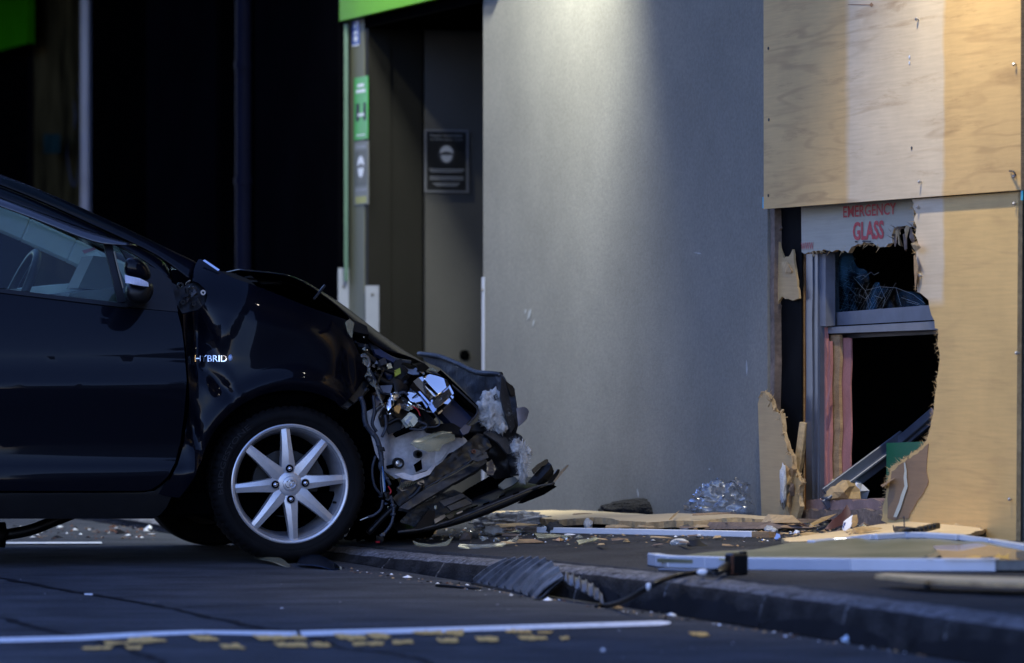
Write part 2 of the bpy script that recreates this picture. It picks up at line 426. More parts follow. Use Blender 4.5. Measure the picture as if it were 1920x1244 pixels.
m_amber = M('amber_lens', (.45, .24, .07), .2, vary=.1, coat=.5)
m_navy = M('crash_beam_navy', (.012, .022, .06), .4, vary=.2, coat=.3)
m_lens = M('broken_lens', (.80, .80, .70), .12, trans=.85, vary=.05)
m_lensy = M('yellowed_lens', (.62, .60, .42), .2, trans=.75, vary=.15)
m_film = glass_mat('clear_film', (.90, .91, .92), .10, 1.9)
_nt = m_film.node_tree; _o = [n for n in _nt.nodes if n.type == 'OUTPUT_MATERIAL'][0]; _src = _o.inputs[0].links[0].from_socket
_d = nd(_nt, 'ShaderNodeBsdfDiffuse'); _d.inputs[0].default_value = (.75, .77, .8, 1); _mm = nd(_nt, 'ShaderNodeMixShader'); _mm.inputs[0].default_value = .045
_nt.links.new(_src, _mm.inputs[1]); _nt.links.new(_d.outputs[0], _mm.inputs[2]); _nt.links.new(_mm.outputs[0], _o.inputs[0])
m_foam = M('white_fibre', (.50, .49, .46), .95, vary=.25, vscale=40, bump=.5, bscale=160)
m_foamg = M('grey_fibre', (.40, .40, .39), .95, vary=.4, vscale=16, bump=1, bscale=90)
m_paper = M('white_paper', (.72, .73, .76), .8, vary=.08, vscale=20)
m_wire = M('loom_tape', (.018, .024, .038), .5, vary=.3, vscale=30)
m_wirered = M('wire_red', (.35, .01, .02), .4, vary=0)
m_wirewht = M('wire_white', (.5, .52, .5), .4, vary=0)
m_wireblu = M('wire_blue', (.03, .12, .3), .4, vary=0)
m_rust = M('rust', (.10, .035, .014), .8, vary=.5, vscale=25)
m_glass = glass_mat('car_glass', (.80, .88, .84), .01, .55)
m_lining = M('cabin_lining', (.40, .42, .40), .8, vary=.06)
m_dash = M('dash_grey', (.07, .08, .085), .6, vary=.1)
m_dash2 = M('dash_pale', (.52, .56, .56), .6, vary=.05)
m_seat = M('seat_cloth', (.05, .055, .06), .9, vary=.2, vscale=30)
m_indic = M('indicator_lens', (.75, .75, .85), .12, trans=.3, vary=.1, vscale=40, stretch=(3, 3, .3))
m_wood = M('split_timber', (.42, .27, .12), .75, vary=0, vscale=4, col2=(.24, .14, .065), stretch=(2, 2, 9), fine=.2, fscale=40, bump=.4, bscale=40)
m_woodl = M('raw_splinter_wood', (.50, .35, .17), .75, vary=0, vscale=5, col2=(.36, .23, .10), fine=.2, fscale=50, bump=.5, bscale=60)
m_woodd = M('old_weathered_timber', (.15, .105, .075), .8, vary=.4, vscale=8, fine=.25, fscale=50, bump=.5, bscale=40)
m_orange = M('timber_stained_orange', (.24, .10, .022), .6, vary=.35, vscale=6, stretch=(4, 4, .6))
m_pink = M('pink_plaster', (.36, .145, .12), .85, vary=.18, vscale=5, fine=.1)
m_bldpaper = M('building_paper', (.004, .004, .0045), .85, vary=.5, vscale=7, spec=.05)
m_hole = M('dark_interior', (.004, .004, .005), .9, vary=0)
m_dgreen = M('dark_green_sheet', (.004, .10, .045), .5, vary=.08)
m_maroon = M('maroon_shard', (.09, .035, .032), .6, vary=.2)
m_dirt = M('dark_soil', (.010, .008, .007), .95, vary=.4, vscale=30, bump=1, bscale=120)
m_red = M('red_print', (.46, .022, .03), .6, vary=.12, vscale=40)
m_ink = M('dark_ink', (.03, .03, .035), .7, vary=0)
m_screw = M('zinc_screw', (.5, .5, .52), .3, metal=.9, vary=.1)
m_crack = M('glass_edge', (.055, .12, .16), .3, vary=.5, vscale=30)
m_poster = M('poster_print', (.22, .205, .13), .42, vary=0, vscale=3.2, col2=(.10, .105, .055), coat=.15, coatr=.25)
m_postan = M('poster_tan', (.30, .20, .10), .25, vary=.25, vscale=4, coat=.5)
m_posyel = M('poster_yellow', (.65, .38, .02), .3, vary=.1, coat=.5)
m_curtain = M('window_poster', (.045, .034, .013), .5, vary=0, vscale=2.5, col2=(.0012, .0012, .0012), stretch=(4, 4, .7), spec=0)
m_tape = M('cyan_tape', (.02, .30, .42), .5, vary=.1)

# ================================================================== THE SETTING
def rect_prism(name, T0, T1, o0, o1, z0, z1, mat, parent=None):
    v = [shop(T0, z0, o0), shop(T1, z0, o0), shop(T1, z0, o1), shop(T0, z0, o1), shop(T0, z1, o0), shop(T1, z1, o0), shop(T1, z1, o1), shop(T0, z1, o1)]
    return mk(name, v, [[0,3,2,1],[4,5,6,7],[0,1,5,4],[1,2,6,5],[2,3,7,6],[3,0,4,7]], mat, parent)

# road: one sheet to the horizon
rd = mk('road', [(-600, -600, 0), (600, -600, 0), (600, 600, 0), (-600, 600, 0)], [[0, 1, 2, 3]], m_road); tag(rd, 'dark asphalt road in front of the kerb', kind='structure')
def flat(name, pts, h, mat, parent): return patch(name, pts, lambda u, v: (u, v, h), mat, parent, None, 0, smooth=False)
# white bay line with its kink, and the one beyond the car
def strip_px(name, top, bot, h, mat, parent):
    a = [road(x, y, h) for x, y in top]; b = [road(x, y, h) for x, y in bot]
    n = len(a); return mk(name, a + b, [[n+i, n+i+1, i+1, i] for i in range(n-1)], mat, parent)
strip_px('white_line', [(-260, 1202), (0, 1196), (148, 1192), (200, 1189), (270, 1185), (370, 1182), (555, 1184)], [(-260, 1211), (0, 1205), (150, 1201), (205, 1198), (280, 1193), (375, 1189), (560, 1193)], .004, m_white, rd)
strip_px('white_line', [(562, 1183), (800, 1177), (1000, 1171), (1240, 1164), (1257, 1166)], [(566, 1193), (805, 1187), (1005, 1180), (1240, 1173), (1257, 1170)], .004, m_white, rd)
strip_px('white_line', [(-300, 1017.5), (0, 1016.5), (190, 1016)], [(-300, 1021), (0, 1020), (192, 1019.5)], .004, m_white, rd)
YM = [[(193,1205),(240,1206),(243,1210),(199,1212)], [(240,1198),(277,1197),(318,1205),(277,1209),(236,1209)], [(147,1216),(213,1215),(206,1221),(160,1222)], [(233,1214),(267,1213),(263,1221),(240,1221)],
      [(353,1194),(393,1195),(412,1203),(374,1205)], [(410,1211),(447,1210),(462,1218),(423,1220)], [(467,1194),(567,1195),(577,1201),(490,1203)], [(510,1208),(573,1208),(578,1216),(523,1216)], [(582,1207),(613,1208),(622,1216),(590,1216)],
      [(625,1192),(680,1195),(690,1201),(640,1202)], [(683,1190),(723,1191),(735,1199),(700,1200)], [(660,1207),(720,1206),(718,1213),(663,1214)], [(735,1204),(773,1203),(775,1210),(737,1212)],
      [(770,1188),(826,1185),(833,1193),(786,1192)], [(837,1185),(870,1184),(868,1195),(833,1193)], [(817,1200),(857,1199),(860,1207),(826,1208)], [(890,1197),(933,1197),(935,1206),(898,1206)],
      [(947,1184),(993,1184),(998,1190),(950,1190)], [(1007,1187),(1037,1186),(1034,1190),(1010,1191)], [(968,1195),(1023,1196),(1028,1202),(980,1203)], [(1048,1197),(1066,1196),(1067,1202),(1052,1203)], [(1290,1188),(1326,1190),(1330,1196),(1300,1195)]]
for i, p in enumerate(YM):
    q = jag(p, 0, len(p), 5, 1.6, i)
    patch('yellow_mark', [(r.x, r.y) for r in (road(x, y) for x, y in q)], lambda u, v: (u, v, .0045), m_yellow, rd, None, 0, smooth=False)
def crack(pts, w, seed):
    rnd = random.Random(seed); P = catmull([road(x, y) for x, y in pts], 10); a = []; b = []
    for i, p in enumerate(P):
        t = (P[min(i+1, len(P)-1)] - P[max(0, i-1)]).normalized(); n = Vector((-t.y, t.x, 0)); j = n * rnd.uniform(-.012, .012)
        a.append(p + j + n * w * rnd.uniform(.3, 1) + Vector((0, 0, .003))); b.append(p + j - n * w * rnd.uniform(.3, 1) + Vector((0, 0, .003)))
    n = len(a); mk('crack_seal', a + b, [[n+i, n+i+1, i+1, i] for i in range(n-1)], m_tar, rd)
crack([(-60, 1076), (0, 1085), (100, 1104), (200, 1121), (300, 1138), (400, 1160), (500, 1181), (560, 1190), (640, 1215)], .022, 1)
crack([(-80, 1148), (0, 1160), (60, 1176), (120, 1190), (150, 1197), (250, 1222), (340, 1262)], .020, 2)
crack([(330, 1141), (420, 1138), (500, 1137)], .012, 3)
crack([(640, 1217), (760, 1232), (850, 1262)], .016, 4)

# footpath
Ts = [-16 + i * .25 for i in range(32)] + [-8 + i * .1 for i in range(180)] + [10 + i * .5 for i in range(41)]
ds = [-2.2, -1.0, -.4, 0] + [i * .1 for i in range(1, 16)] + [1.528, 1.53]
vs_ = []
for T in Ts:
    for d in ds:
        z = pav(T, d) + .004 * mnoise.noise(Vector((T * 1.7, d * 1.7, 3))) - (.08 if d == 1.53 else 0); vs_.append(shop(T, z, d))
m_ = len(ds); fp = mk('footpath', vs_, [[i*m_+j, (i+1)*m_+j, (i+1)*m_+j+1, i*m_+j+1] for i in range(len(Ts)-1) for j in range(m_-1)], m_pave, None, True)
tag(fp, 'dark asphalt footpath between the kerb and the shopfront', kind='structure')
# kerb stones
kb = bpy.data.objects.new('kerb', None); COL.objects.link(kb); kb.location = shop(3, 0, 1.6); tag(kb, 'dark rough kerb along the footpath', kind='structure')
T = -9.0; k = 0; rnd = random.Random(5)
while T < 14:
    L = rnd.uniform(.62, .95); T1 = T + L - .016
    n = 14; prof = []
    vs = []
    for i in range(n + 1):
        t = T + (T1 - T) * i / n; h = kerb_h(t); w = .004 * mnoise.noise(Vector((t * 4, 0, 1)))
        for (d, z) in ((1.52, h), (1.56, h + .002), (1.625, h - .004), (1.652, h - .016), (1.664, h - .034), (KD + .012, .004), (KD + .012, -.03)):
            j = Vector((t * 9, z * 20, d * 9)); vs.append(shop(t, z + .004 * mnoise.noise(j), d + w + .0028 * mnoise.noise(j + Vector((5, 5, 5)))))
    m_ = 7; fs = [[i*m_+j, (i+1)*m_+j, (i+1)*m_+j+1, i*m_+j+1] for i in range(n) for j in range(m_-1)] + [list(range(m_)), [n*m_+j for j in range(m_)][::-1]]
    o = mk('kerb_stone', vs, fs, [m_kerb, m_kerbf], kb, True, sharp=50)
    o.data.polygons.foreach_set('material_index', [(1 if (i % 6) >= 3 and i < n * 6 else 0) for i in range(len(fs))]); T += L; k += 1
rect_prism('kerb_bed', -9.2, 14.2, 1.50, 1.655, -.05, .026, m_tar, kb)
# tar stains on the kerb face: real thin patches of old bitumen
def kf(T, z): # kerb face
    h = kerb_h(T); s = min(1, max(0, (z - .004) / (h - .034 - .004))); return shop(T, z, KD + .012 + (1.664 - KD - .012) * s + .006)
for i, (T0, T1, hh) in enumerate([(2.1, 2.45, .05), (2.55, 2.95, .06), (3.15, 4.15, .072), (4.2, 5.1, .06), (5.25, 6.4, .075)]):
    n = 26; a = [kf(T0 + (T1-T0)*j/n, .006) for j in range(n+1)]; b = [kf(T0 + (T1-T0)*j/n, .006 + hh * (max(0.0, math.sin(math.pi*j/n)) ** .4) * (.8 + .35 * mnoise.noise(Vector((j * .5, i * 4, 0))))) for j in range(n+1)]
    mk('bitumen_stain', a + b, [[j, j+1, n+2+j, n+1+j] for j in range(n)], m_tar, kb)

# ------------------------------------------------------------------ the shop with the boarded opening
TA = shopT(906)                       # corner of the grey wall by the entry
TE = shopT(690)                       # near edge of the pale pilaster
TB = shopT(657.5)                     # end of the black shopfront
sb = thing('shop_building', shop(-1.5, .1, 0), 'grey rendered shop building with a lamplit wall and a boarded opening', 'building')
OT0, OT1, OZ1 = .035, 2.26, 2.75
rect_prism('wall', TA, OT0, -.22, 0, -.1, 4.2, m_render, sb)
rect_prism('wall', OT1, 9.0, -.22, 0, -.1, 4.2, m_render, sb)
rect_prism('wall', OT0 + .001, OT1 - .001, -.22, -.002, OZ1, 4.2, m_render, sb)
# dark room behind the opening
rv = lambda n, *a: rect_prism(n, *a, m_hole, sb)
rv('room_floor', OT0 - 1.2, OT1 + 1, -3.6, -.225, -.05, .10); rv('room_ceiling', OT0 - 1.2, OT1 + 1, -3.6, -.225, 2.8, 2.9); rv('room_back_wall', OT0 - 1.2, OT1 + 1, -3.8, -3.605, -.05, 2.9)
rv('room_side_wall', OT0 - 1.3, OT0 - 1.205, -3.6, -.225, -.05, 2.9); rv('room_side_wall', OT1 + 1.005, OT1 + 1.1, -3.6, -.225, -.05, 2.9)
# upper storey and verandah
rect_prism('upper_storey', -48, 5.0, -8, -.01, 4.205, 8.5, m_far, sb); rect_prism('lower_wing', 9.01, 34, -8, 0, -.1, 5.6, m_far, sb)
rect_prism('back_block', -48, 9.0, -8, -4.0, -.1, 4.2, m_far, sb)
rect_prism('verandah', -48, 9.0, 0, 1.15, 3.62, 3.85, m_soffit, sb)
rect_prism('fascia_board', -48, 9.0, 1.152, 1.18, 3.56, 3.95, m_black, sb)
# entry recess: side wall facing the street end, back wall, ceiling
SW = [TE, TE - .02]
def entry(s, z, out=0.0):             # s: metres into the recess along its left wall
    p = shop(TE, z, -s); return p + Vector((RX, RY, 0)) * out
def eprism(name, s0, s1, t0, t1, z0, z1, mat):
    v = [entry(s0, z0, t0), entry(s1, z0, t0), entry(s1, z0, t1), entry(s0, z0, t1), entry(s0, z1, t0), entry(s1, z1, t0), entry(s1, z1, t1), entry(s0, z1, t1)]
    return mk(name, v, [[0,1,2,3],[7,6,5,4],[4,5,1,0],[5,6,2,1],[6,7,3,2],[7,4,0,3]], mat, sb)
def es(px):                           # pixel column -> s on that wall
    a = (px - CX) / F; X0, Y0 = SX + RX * TE, SY + RY * TE
    return (a * Y0 - X0) / (-RY - RX * a) if False else (a * Y0 - X0) / (.947 - .322 * a)
s1, s2, s3, s4 = es(732), es(793), es(798), 1.6
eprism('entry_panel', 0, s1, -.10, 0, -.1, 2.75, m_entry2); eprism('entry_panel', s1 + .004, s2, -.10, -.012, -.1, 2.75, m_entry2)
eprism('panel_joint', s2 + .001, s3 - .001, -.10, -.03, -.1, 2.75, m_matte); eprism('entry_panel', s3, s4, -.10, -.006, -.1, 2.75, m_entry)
eprism('entry_ceiling', -.02, s4, .001, TA - TE - .001, 2.42, 2.6, m_matte)
eprism('entry_back_wall', 1.45, 1.55, .002, TA - TE - .002, -.1, 2.41, m_entry)
bolt = MB(); p = Vector(entry(es(871), shopz(871, 666, -.55)[1], 0)); bolt.box(p, (.05, .03, .05), b=.012); bolt.build('door_stop', m_matte, sb)
# pale pilaster between recess and black shopfront
rect_prism('pilaster', TB - .02, TE - .05, -.22, .004, -.1, 2.7, m_strip, sb)
# green fascia across the entry
zf = shopz(658, 38.5, .02)[1]
gf = patch('shop_sign_fascia', [(TB - .0, zf), (TA + .3, zf + .0), (TA + .3, zf + .55), (TB - .0, zf + .55)], lambda u, v: shop(u, v, .06), m_green, None, .2, .05)
tag(gf, 'lime green sign fascia above the shop entry', 'shop sign')
# corner guards
def guard(pl, px0, px1, pytop, label, place, z0=-.05, screws=()):
    g = thing('corner_guard', place(px0, pytop), label, 'corner guard', 'white metal corner guards on the wall ends')
    return g
def guard_plate(name, pts, parent, mat=m_guard, th=.004):
    return mk(name, pts, [[0, 1, 2, 3]], mat, parent)
def plate(root, a, b, ztop, zbot, th, scz):
    """upright plate from plan point a to b"""
    a, b = Vector(a), Vector(b); t = (b - a).normalized(); n = Vector((t.y, -t.x, 0)); up = Vector((0, 0, 1))
    v = [a + up*(zbot-a.z), b + up*(zbot-b.z), b + up*(ztop-b.z), a + up*(ztop-a.z)]
    mk('plate', v + [q - n * th for q in v], [[0,1,2,3],[7,6,5,4],[0,4,5,1],[1,5,6,2],[2,6,7,3],[3,7,4,0]], m_guard, root)
    c = (a + b) / 2
    mb = MB(); mb.lathe([(0.0001, .006), (.006, .006), (.009, 0.0)], 10, lambda r, an, y: Vector((c.x, c.y, scz)) + t * r * math.cos(an) + up * r * math.sin(an) + n * (y + .001)); mb.build('screw', m_steel, root)
# black wall end guard (faces the camera), recess corner guard, grey wall corner guard
p = shop(TB, 0, .06)
g1 = thing('corner_guard', shop(TB, .1, .08), 'white metal corner guard with a bolt on the end of the black shopfront', 'corner guard', 'white corner guards')
zt = H - (503 - HY) / F * p.y
plate(g1, shop(TB - .012, 0, .062), shop(TB - .012, 0, .006), zt, -.05, .004, H - (538 - HY) / F * p.y)
g2 = thing('corner_guard', entry(.02, .1), 'pale corner guard on the inner corner of the shop entry recess', 'corner guard', 'white corner guards')
q = entry(.03, 0); zt2 = H - (536 - HY) / F * q.y
plate(g2, entry(es(685), 0, .005), entry(es(710), 0, .005), zt2, -.05, .004, H - (553 - HY) / F * q.y)
g3 = thing('corner_guard', shop(TA, .1, .01), 'slim bluish corner guard on the edge of the lamplit grey wall', 'corner guard', 'white corner guards')
q = shop(TA, 0, .01); zt3 = H - (520 - HY) / F * q.y
plate(g3, shop(TA - .004, 0, .006), shop(TA + .032, 0, .006), zt3, -.05, .004, zt3 - .06)
# glass edge strip by the pilaster
ge = MB(); pz0 = shopz(659, 527, .05)[1]; ge.beam(shop(TB + .02, pz0, .03), shop(TB + .02, 2.46, .03), .02, .03); o = ge.build('glass_edge_trim', M('green_glass_edge', (.05, .11, .06), .4, vary=.1, coat=.1), sb)

# posters on the pilaster
def pil(px, py, o=.008): T, z = shopz(px, py, o); return T, z
def pposter(name, x0, x1, y0, y1, mat, label, cat, o=.008):
    (Ta, za), (Tb, _), (_, zb) = pil(x0, y0, o), pil(x1, y0, o), pil((x0+x1)/2, y1, o)
    r = thing(name, shop((Ta+Tb)/2, (za+zb)/2, o), label, cat)
    b = patch('backing', [(Ta, zb), (Tb, zb), (Tb, za), (Ta, za)], lambda u, v: shop(u, v, o), mat, r, None, .004)
    return r, lambda u, v, d=0: shop(Ta + (Tb - Ta) * u, zb + (za - zb) * v, o + d)
def pbar(root, pl, u0, u1, v0, v1, mat, name='print', d=.001):
    return mk(name, [pl(u0, v0, d), pl(u1, v0, d), pl(u1, v1, d), pl(u0, v1, d)], [[0, 1, 2, 3]], mat, root)
def oval(root, pl, cu, cv, ru, rv_, mat, name='print', d=.0015, n=24):
    return mk(name, [pl(cu + ru*math.cos(2*math.pi*k/n), cv + rv_*math.sin(2*math.pi*k/n), d) for k in range(n)], [list(range(n))], mat, root)
r, pl = pposter('parking_sign', 660, 673, 40, 84, m_blue, 'small blue sign with white print at the top of the pale pilaster', 'sign')
pbar(r, pl, 0, 1, -.06, .0, m_white2, d=.0); oval(r, pl, .45, .75, .22, .09, m_white2); pbar(r, pl, .25, .8, .42, .58, m_white2); oval(r, pl, .55, .24, .3, .12, m_white2)
r, pl = pposter('green_poster', 664, 689, 147, 262, m_green2, 'bright green poster with white print on the pale pilaster', 'poster')
pbar(r, pl, .25, .75, .84, .89, m_white2); pbar(r, pl, .15, .85, .75, .80, m_white2); pbar(r, pl, .3, .75, .37, .42, m_white2); pbar(r, pl, .15, .4, .3, .58, m_ink, d=.0008); pbar(r, pl, .7, .9, .3, .58, m_ink, d=.0008); pbar(r, pl, .2, .8, .06, .08, m_white2)
def mask_face(root, pl, cu, cv, ru, rv_, mat_face, mat_dark):
    oval(root, pl, cu, cv, ru * 1.25, rv_ * 1.2, mat_dark, d=.0012)
    n = 20                                      # upper face and white mask with a dark gap between
    mk('print', [pl(cu + ru*math.cos(math.pi*k/n), cv + rv_*.12 + rv_*.88*math.sin(math.pi*k/n), .002) for k in range(n+1)], [list(range(n+1))], mat_face, root)
    mk('print', [pl(cu + ru*.85*math.cos(math.pi + math.pi*k/n), cv - rv_*.12 + rv_*.85*math.sin(math.pi + math.pi*k/n), .002) for k in range(n+1)], [list(range(n+1))], mat_face, root)
    mk('print', [pl(cu + ru*.9*math.cos(math.pi*k/n), cv - rv_*.02 + rv_*.34*math.sin(math.pi*k/n), .0026) for k in range(n+1)], [list(range(n+1))], mat_dark, root)
r, pl = pposter('mask_poster', 664, 690, 268, 384, M('poster_grey', (.14, .14, .12), .5, vary=.1), 'grey mask notice on the pale pilaster below the green poster', 'poster')
pbar(r, pl, .06, .94, .30, .86, M('poster_olive', (.07, .07, .05), .5, vary=.1), d=.0008); mask_face(r, pl, .5, .60, .24, .17, m_white2, m_signblk); pbar(r, pl, .15, .85, .9, .94, m_signgry); pbar(r, pl, .1, .9, .22, .25, m_signgry); pbar(r, pl, .12, .9, .02, .13, M('poster_yellow_green', (.30, .28, .05), .5, vary=.1))
# mask sign on the entry wall
def entz(px, py, out=.002):
    s = es(px); P = entry(s, 0, out); return s, H - (py - HY) / F * P.y
sa, za = entz(795, 243); sbb, zb = entz(878, 362)
r = thing('mask_sign', entry((sa+sbb)/2, (za+zb)/2, 0), 'black framed mask notice with a white masked face on the dark entry wall', 'sign')
pl = lambda u, v, d=0: entry(sa + (sbb-sa)*u, zb + (za-zb)*v, .004 + d)
mk('board', [pl(0,0,0), pl(1,0,0), pl(1,1,0), pl(0,1,0)] + [pl(0,0,-.003), pl(1,0,-.003), pl(1,1,-.003), pl(0,1,-.003)], [[0,1,2,3],[7,6,5,4],[0,4,5,1],[1,5,6,2],[2,6,7,3],[3,7,4,0]], m_signblk, r)
fm = MB()
for (u0, u1, v0, v1) in ((0, 1, 0, .035), (0, 1, .965, 1), (0, .05, .036, .964), (.95, 1, .036, .964)):
    fm.add([pl(u0,v0,.001), pl(u1,v0,.001), pl(u1,v1,.001), pl(u0,v1,.001), pl(u0,v0,.006), pl(u1,v0,.006), pl(u1,v1,.006), pl(u0,v1,.006)], [[4,5,6,7],[0,1,5,4],[1,2,6,5],[2,3,7,6],[3,0,4,7]])
fm.build('frame', m_signfrm, r)
text('print', 'Please remember', .13, .87, .885, .935, lambda u, v, d: pl(u, v, d), m_signgry, r)
text('print', 'to wear your mask', .12, .88, .815, .865, lambda u, v, d: pl(u, v, d), m_signgry, r)
mask_face(r, pl, .5, .61, .15, .135, M('sign_print_pale', (.33, .33, .33), .5, vary=.05), m_ink)
for v, u0, u1 in ((.36, .1, .9), (.325, .14, .86), (.24, .12, .88), (.205, .12, .88), (.135, .2, .8), (.105, .25, .75)): pbar(r, pl, u0, u1, v, v + .016, m_signgry)

m_scuff = M('wall_scuff', (.34, .34, .31), .85, vary=.2, vscale=30)
for (x, y, w, h, a) in ((992, 590, 3, 12, .35), (1000, 606, 2, 8, .3), (985, 584, 2, 5, .2), (1308, 475, 8, 1.5, .1), (1196, 925, 2, 9, -.1), (1330, 880, 2, 2, 0), (1400, 690, 2, 16, 0)):
    P = [spx(x + (u * w * math.cos(a) - v * h * math.sin(a)), y + (u * w * math.sin(a) + v * h * math.cos(a)), .0015) for u, v in ((-1, -.3), (-.2, -1), (.5, -.6), (1, .2), (.3, 1), (-.5, .5))]
    mk('scuff_mark', P, [[0, 1, 2, 3, 4, 5]], m_scuff, sb)
# ------------------------------------------------------------------ black shopfront at the left
bs = thing('black_shopfront', shop(TB - 3, .05, .1), 'matt black shopfront with a navy downpipe and a dark window, left of the entry', 'building')
def btr(px, o=.09): return shopT(px, o)
def bpanel(name, x0, x1, o0, o1, mat, z0=-.1, z1=3.6):
    return rect_prism(name, btr(x0, o1) + .001, btr(x1, o1) - .001, o0, o1, z0, z1, mat, bs)
rect_prism('cladding_panel', btr(478, .06), TB - .021, -.1, .06, -.1, 4.2, m_black, bs); bpanel('cladding_panel', 405, 478, -.1, .01, m_black2); bpanel('cladding_panel', 274, 405, -.1, .04, m_black); bpanel('cladding_panel', 166, 274, -.1, .0, m_black2)
pp = MB(); Tp = btr(457, .08); pp.tube([shop(Tp, z, .08) for z in (-.05, 1, 2, 4.2)], .045, 16)
for z in (.5, 1.7, 2.33): pp.tube([shop(Tp, z, .08), shop(Tp, z + .04, .08)], .052, 16)
pp.build('downpipe', m_pipe, bs, True, 40)
bpanel('window_frame', 151, 165, -.1, .02, M('pale_frame', (.05, .06, .10), .5, vary=.08, spec=.1)); bpanel('window_panel', 58, 151, -.1, -.02, m_curtain); bpanel('window_frame', 53, 58, -.1, .0, m_black)
bpanel('door_panel', -120, 53, -.1, -.01, m_black2, -.1, 3.6)
rect_prism('cladding_panel', -48, btr(-120, -.01) - .002, -.1, .02, -.1, 4.2, m_black, bs)
# pale drapery printed in the window
for (pts, w) in (([(138, 185), (141, 215), (139, 245)], 3), ([(125, 265), (128, 310), (138, 350), (146, 330), (149, 290)], 3), ([(146, 180), (148, 150)], 1.5)):
    P = catmull([spx(x, y, .073) for x, y in pts], 6); n = len(P)
    ww = [w / F * 27 * 2.2 * math.sin(math.pi * (i + .3) / (n - .4)) for i in range(n)]
    mk('window_print', [p + Vector((RX, RY, 0)) * a for p, a in zip(P, ww)] + [p - Vector((RX, RY, 0)) * a for p, a in zip(P, ww)], [[i, i+1, n+i+1, n+i] for i in range(n-1)], M('pale_print', (.03, .033, .045), .5, vary=.2, spec=0), bs)
o = mk('window_print', [spx(82, 288, .073), spx(113, 288, .073), spx(113, 252, .073), spx(82, 252, .073)], [[0, 1, 2, 3]], M('teal_print', (.006, .016, .015), .5, vary=.3, spec=0), bs)
dg = mk('door_handle', [spx(33, 262, .09), spx(58, 262, .09), spx(58, 254, .09), spx(33, 256, .09)], [[0, 1, 2, 3]], m_matte, bs)
zs0 = shopz(25, 90, .10)[1]
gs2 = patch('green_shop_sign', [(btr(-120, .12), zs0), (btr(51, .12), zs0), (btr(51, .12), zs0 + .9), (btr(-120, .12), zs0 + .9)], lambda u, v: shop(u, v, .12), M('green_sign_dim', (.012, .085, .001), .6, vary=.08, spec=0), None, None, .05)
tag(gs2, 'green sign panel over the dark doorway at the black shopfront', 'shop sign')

# ------------------------------------------------------------------ far side of the street (seen in the car's paint)
far = thing('street_buildings', shop(0, 0, 19), 'plain dark two-storey shop row across the street', 'building')
rect_prism('facade', -26, -6, 15, 22, -.1, 8.2, m_far, far); rect_prism('facade', -5.9, 6.5, 15.3, 22, -.1, 6.6, m_far, far)
for T in (-24, -20, -16, -12, -4, 0, 3):
    rect_prism('window', T, T + 1.6, 14.94 if T < -6 else 15.24, 15.1 if T < -6 else 15.4, 4.4, 5.9, m_plast, far)
# ------------------------------------------------------------------ downlights under the verandah
m_lamp = bpy.data.materials.new('lamp_glow'); m_lamp.use_nodes = True; m_lamp.node_tree.nodes['Principled BSDF'].inputs['Emission Color'].default_value = (1, .95, .82, 1); m_lamp.node_tree.nodes['Principled BSDF'].inputs['Emission Strength'].default_value = 45
def downlight(T, o, energy, col, spot, blend, tiltT=0.0, tilto=0.0, size=.04, label=''):
    r = thing('downlight', shop(T, 3.6, o), label, 'lamp', 'downlights under the verandah')
    mb = MB(); mb.lathe([(.055, .0), (.075, .0), (.08, -.035), (.07, -.05), (.055, -.05)], 24, lambda rr, a, y: shop(T, 3.615 + y, o) + Vector((rr*math.cos(a), rr*math.sin(a), 0)))
    mb.build('lamp_rim', m_guard, r, True, 30)
    mb = MB(); mb.lathe([(.0001, 3.585), (.052, 3.585)], 20, lambda rr, a, y: shop(T, y, o) + Vector((rr*math.cos(a), rr*math.sin(a), 0))); mb.build('lamp_diffuser', m_lamp, r)
    l = bpy.data.lights.new('downlight_lamp', 'SPOT'); l.energy = energy; l.color = col; l.spot_size = R(spot); l.spot_blend = blend; l.shadow_soft_size = size
    lo = bpy.data.objects.new('downlight_lamp', l); COL.objects.link(lo); lo.location = shop(T, 3.55, o); attach(lo, r)
    d = Vector((0, 0, -1)) + Vector((RX, RY, 0)) * tiltT + Vector((RY, -RX, 0)) * tilto
    lo.rotation_euler = d.to_track_quat('-Z', 'Y').to_euler()
    return r
rect_prism('light_cutoff_plate', -1.60, -1.59, .15, .85, 3.26, 3.619, m_black, sb)  # added plate out of view, cuts the lamp's light to an upright edge
downlight(-1.80, .52, 255, (.95, 1, .93), 125, .9, -.75, -.2, size=.13, label='round downlight under the verandah over the grey wall')
downlight(2.3, .75, 105, (1, .92, .70), 95, .8, 0, -.2, label='round downlight under the verandah over the plywood boards')
downlight(-4.7, .95, 34, (.98, 1, .84), 120, 1.0, 0, -.45, label='round downlight under the verandah over the shop entry')

# ================================================================== BOARDED, BROKEN OPENING
O1, O2 = .050, .032                  # faces of upper and lower sheets
def tz(pts, o): return [shopz(x, y, o) for x, y in pts]
TL, zL = shopz(1432, 392.5, O1); TR, zR = shopz(1914, 356.5, O1)
b0, b1 = shopT(1589, O1), shopT(1770, O1)
m_ply1 = plywood('plywood_upper', (.58, .37, .145), (.27, .15, .055), (b0, b1), .75)
m_ply2 = plywood('plywood_lower', (.60, .385, .14), (.33, .19, .08), (b0 - .8, shopT(1769, O2)), .35, vmin=.985)
m_ply3 = plywood('plywood_stub', (.46, .31, .14), (.28, .17, .08), None, .4)
m_ply4 = plywood('plywood_loose', (.66, .50, .28), (.48, .32, .16), None, .4)
m_plygrey = plywood('plywood_old_board', (.40, .365, .28), (.26, .23, .18), None, .45)
m_plyedge = M('plywood_edge', (.30, .19, .09), .8, vary=.35, vscale=30, stretch=(1, 1, 8))
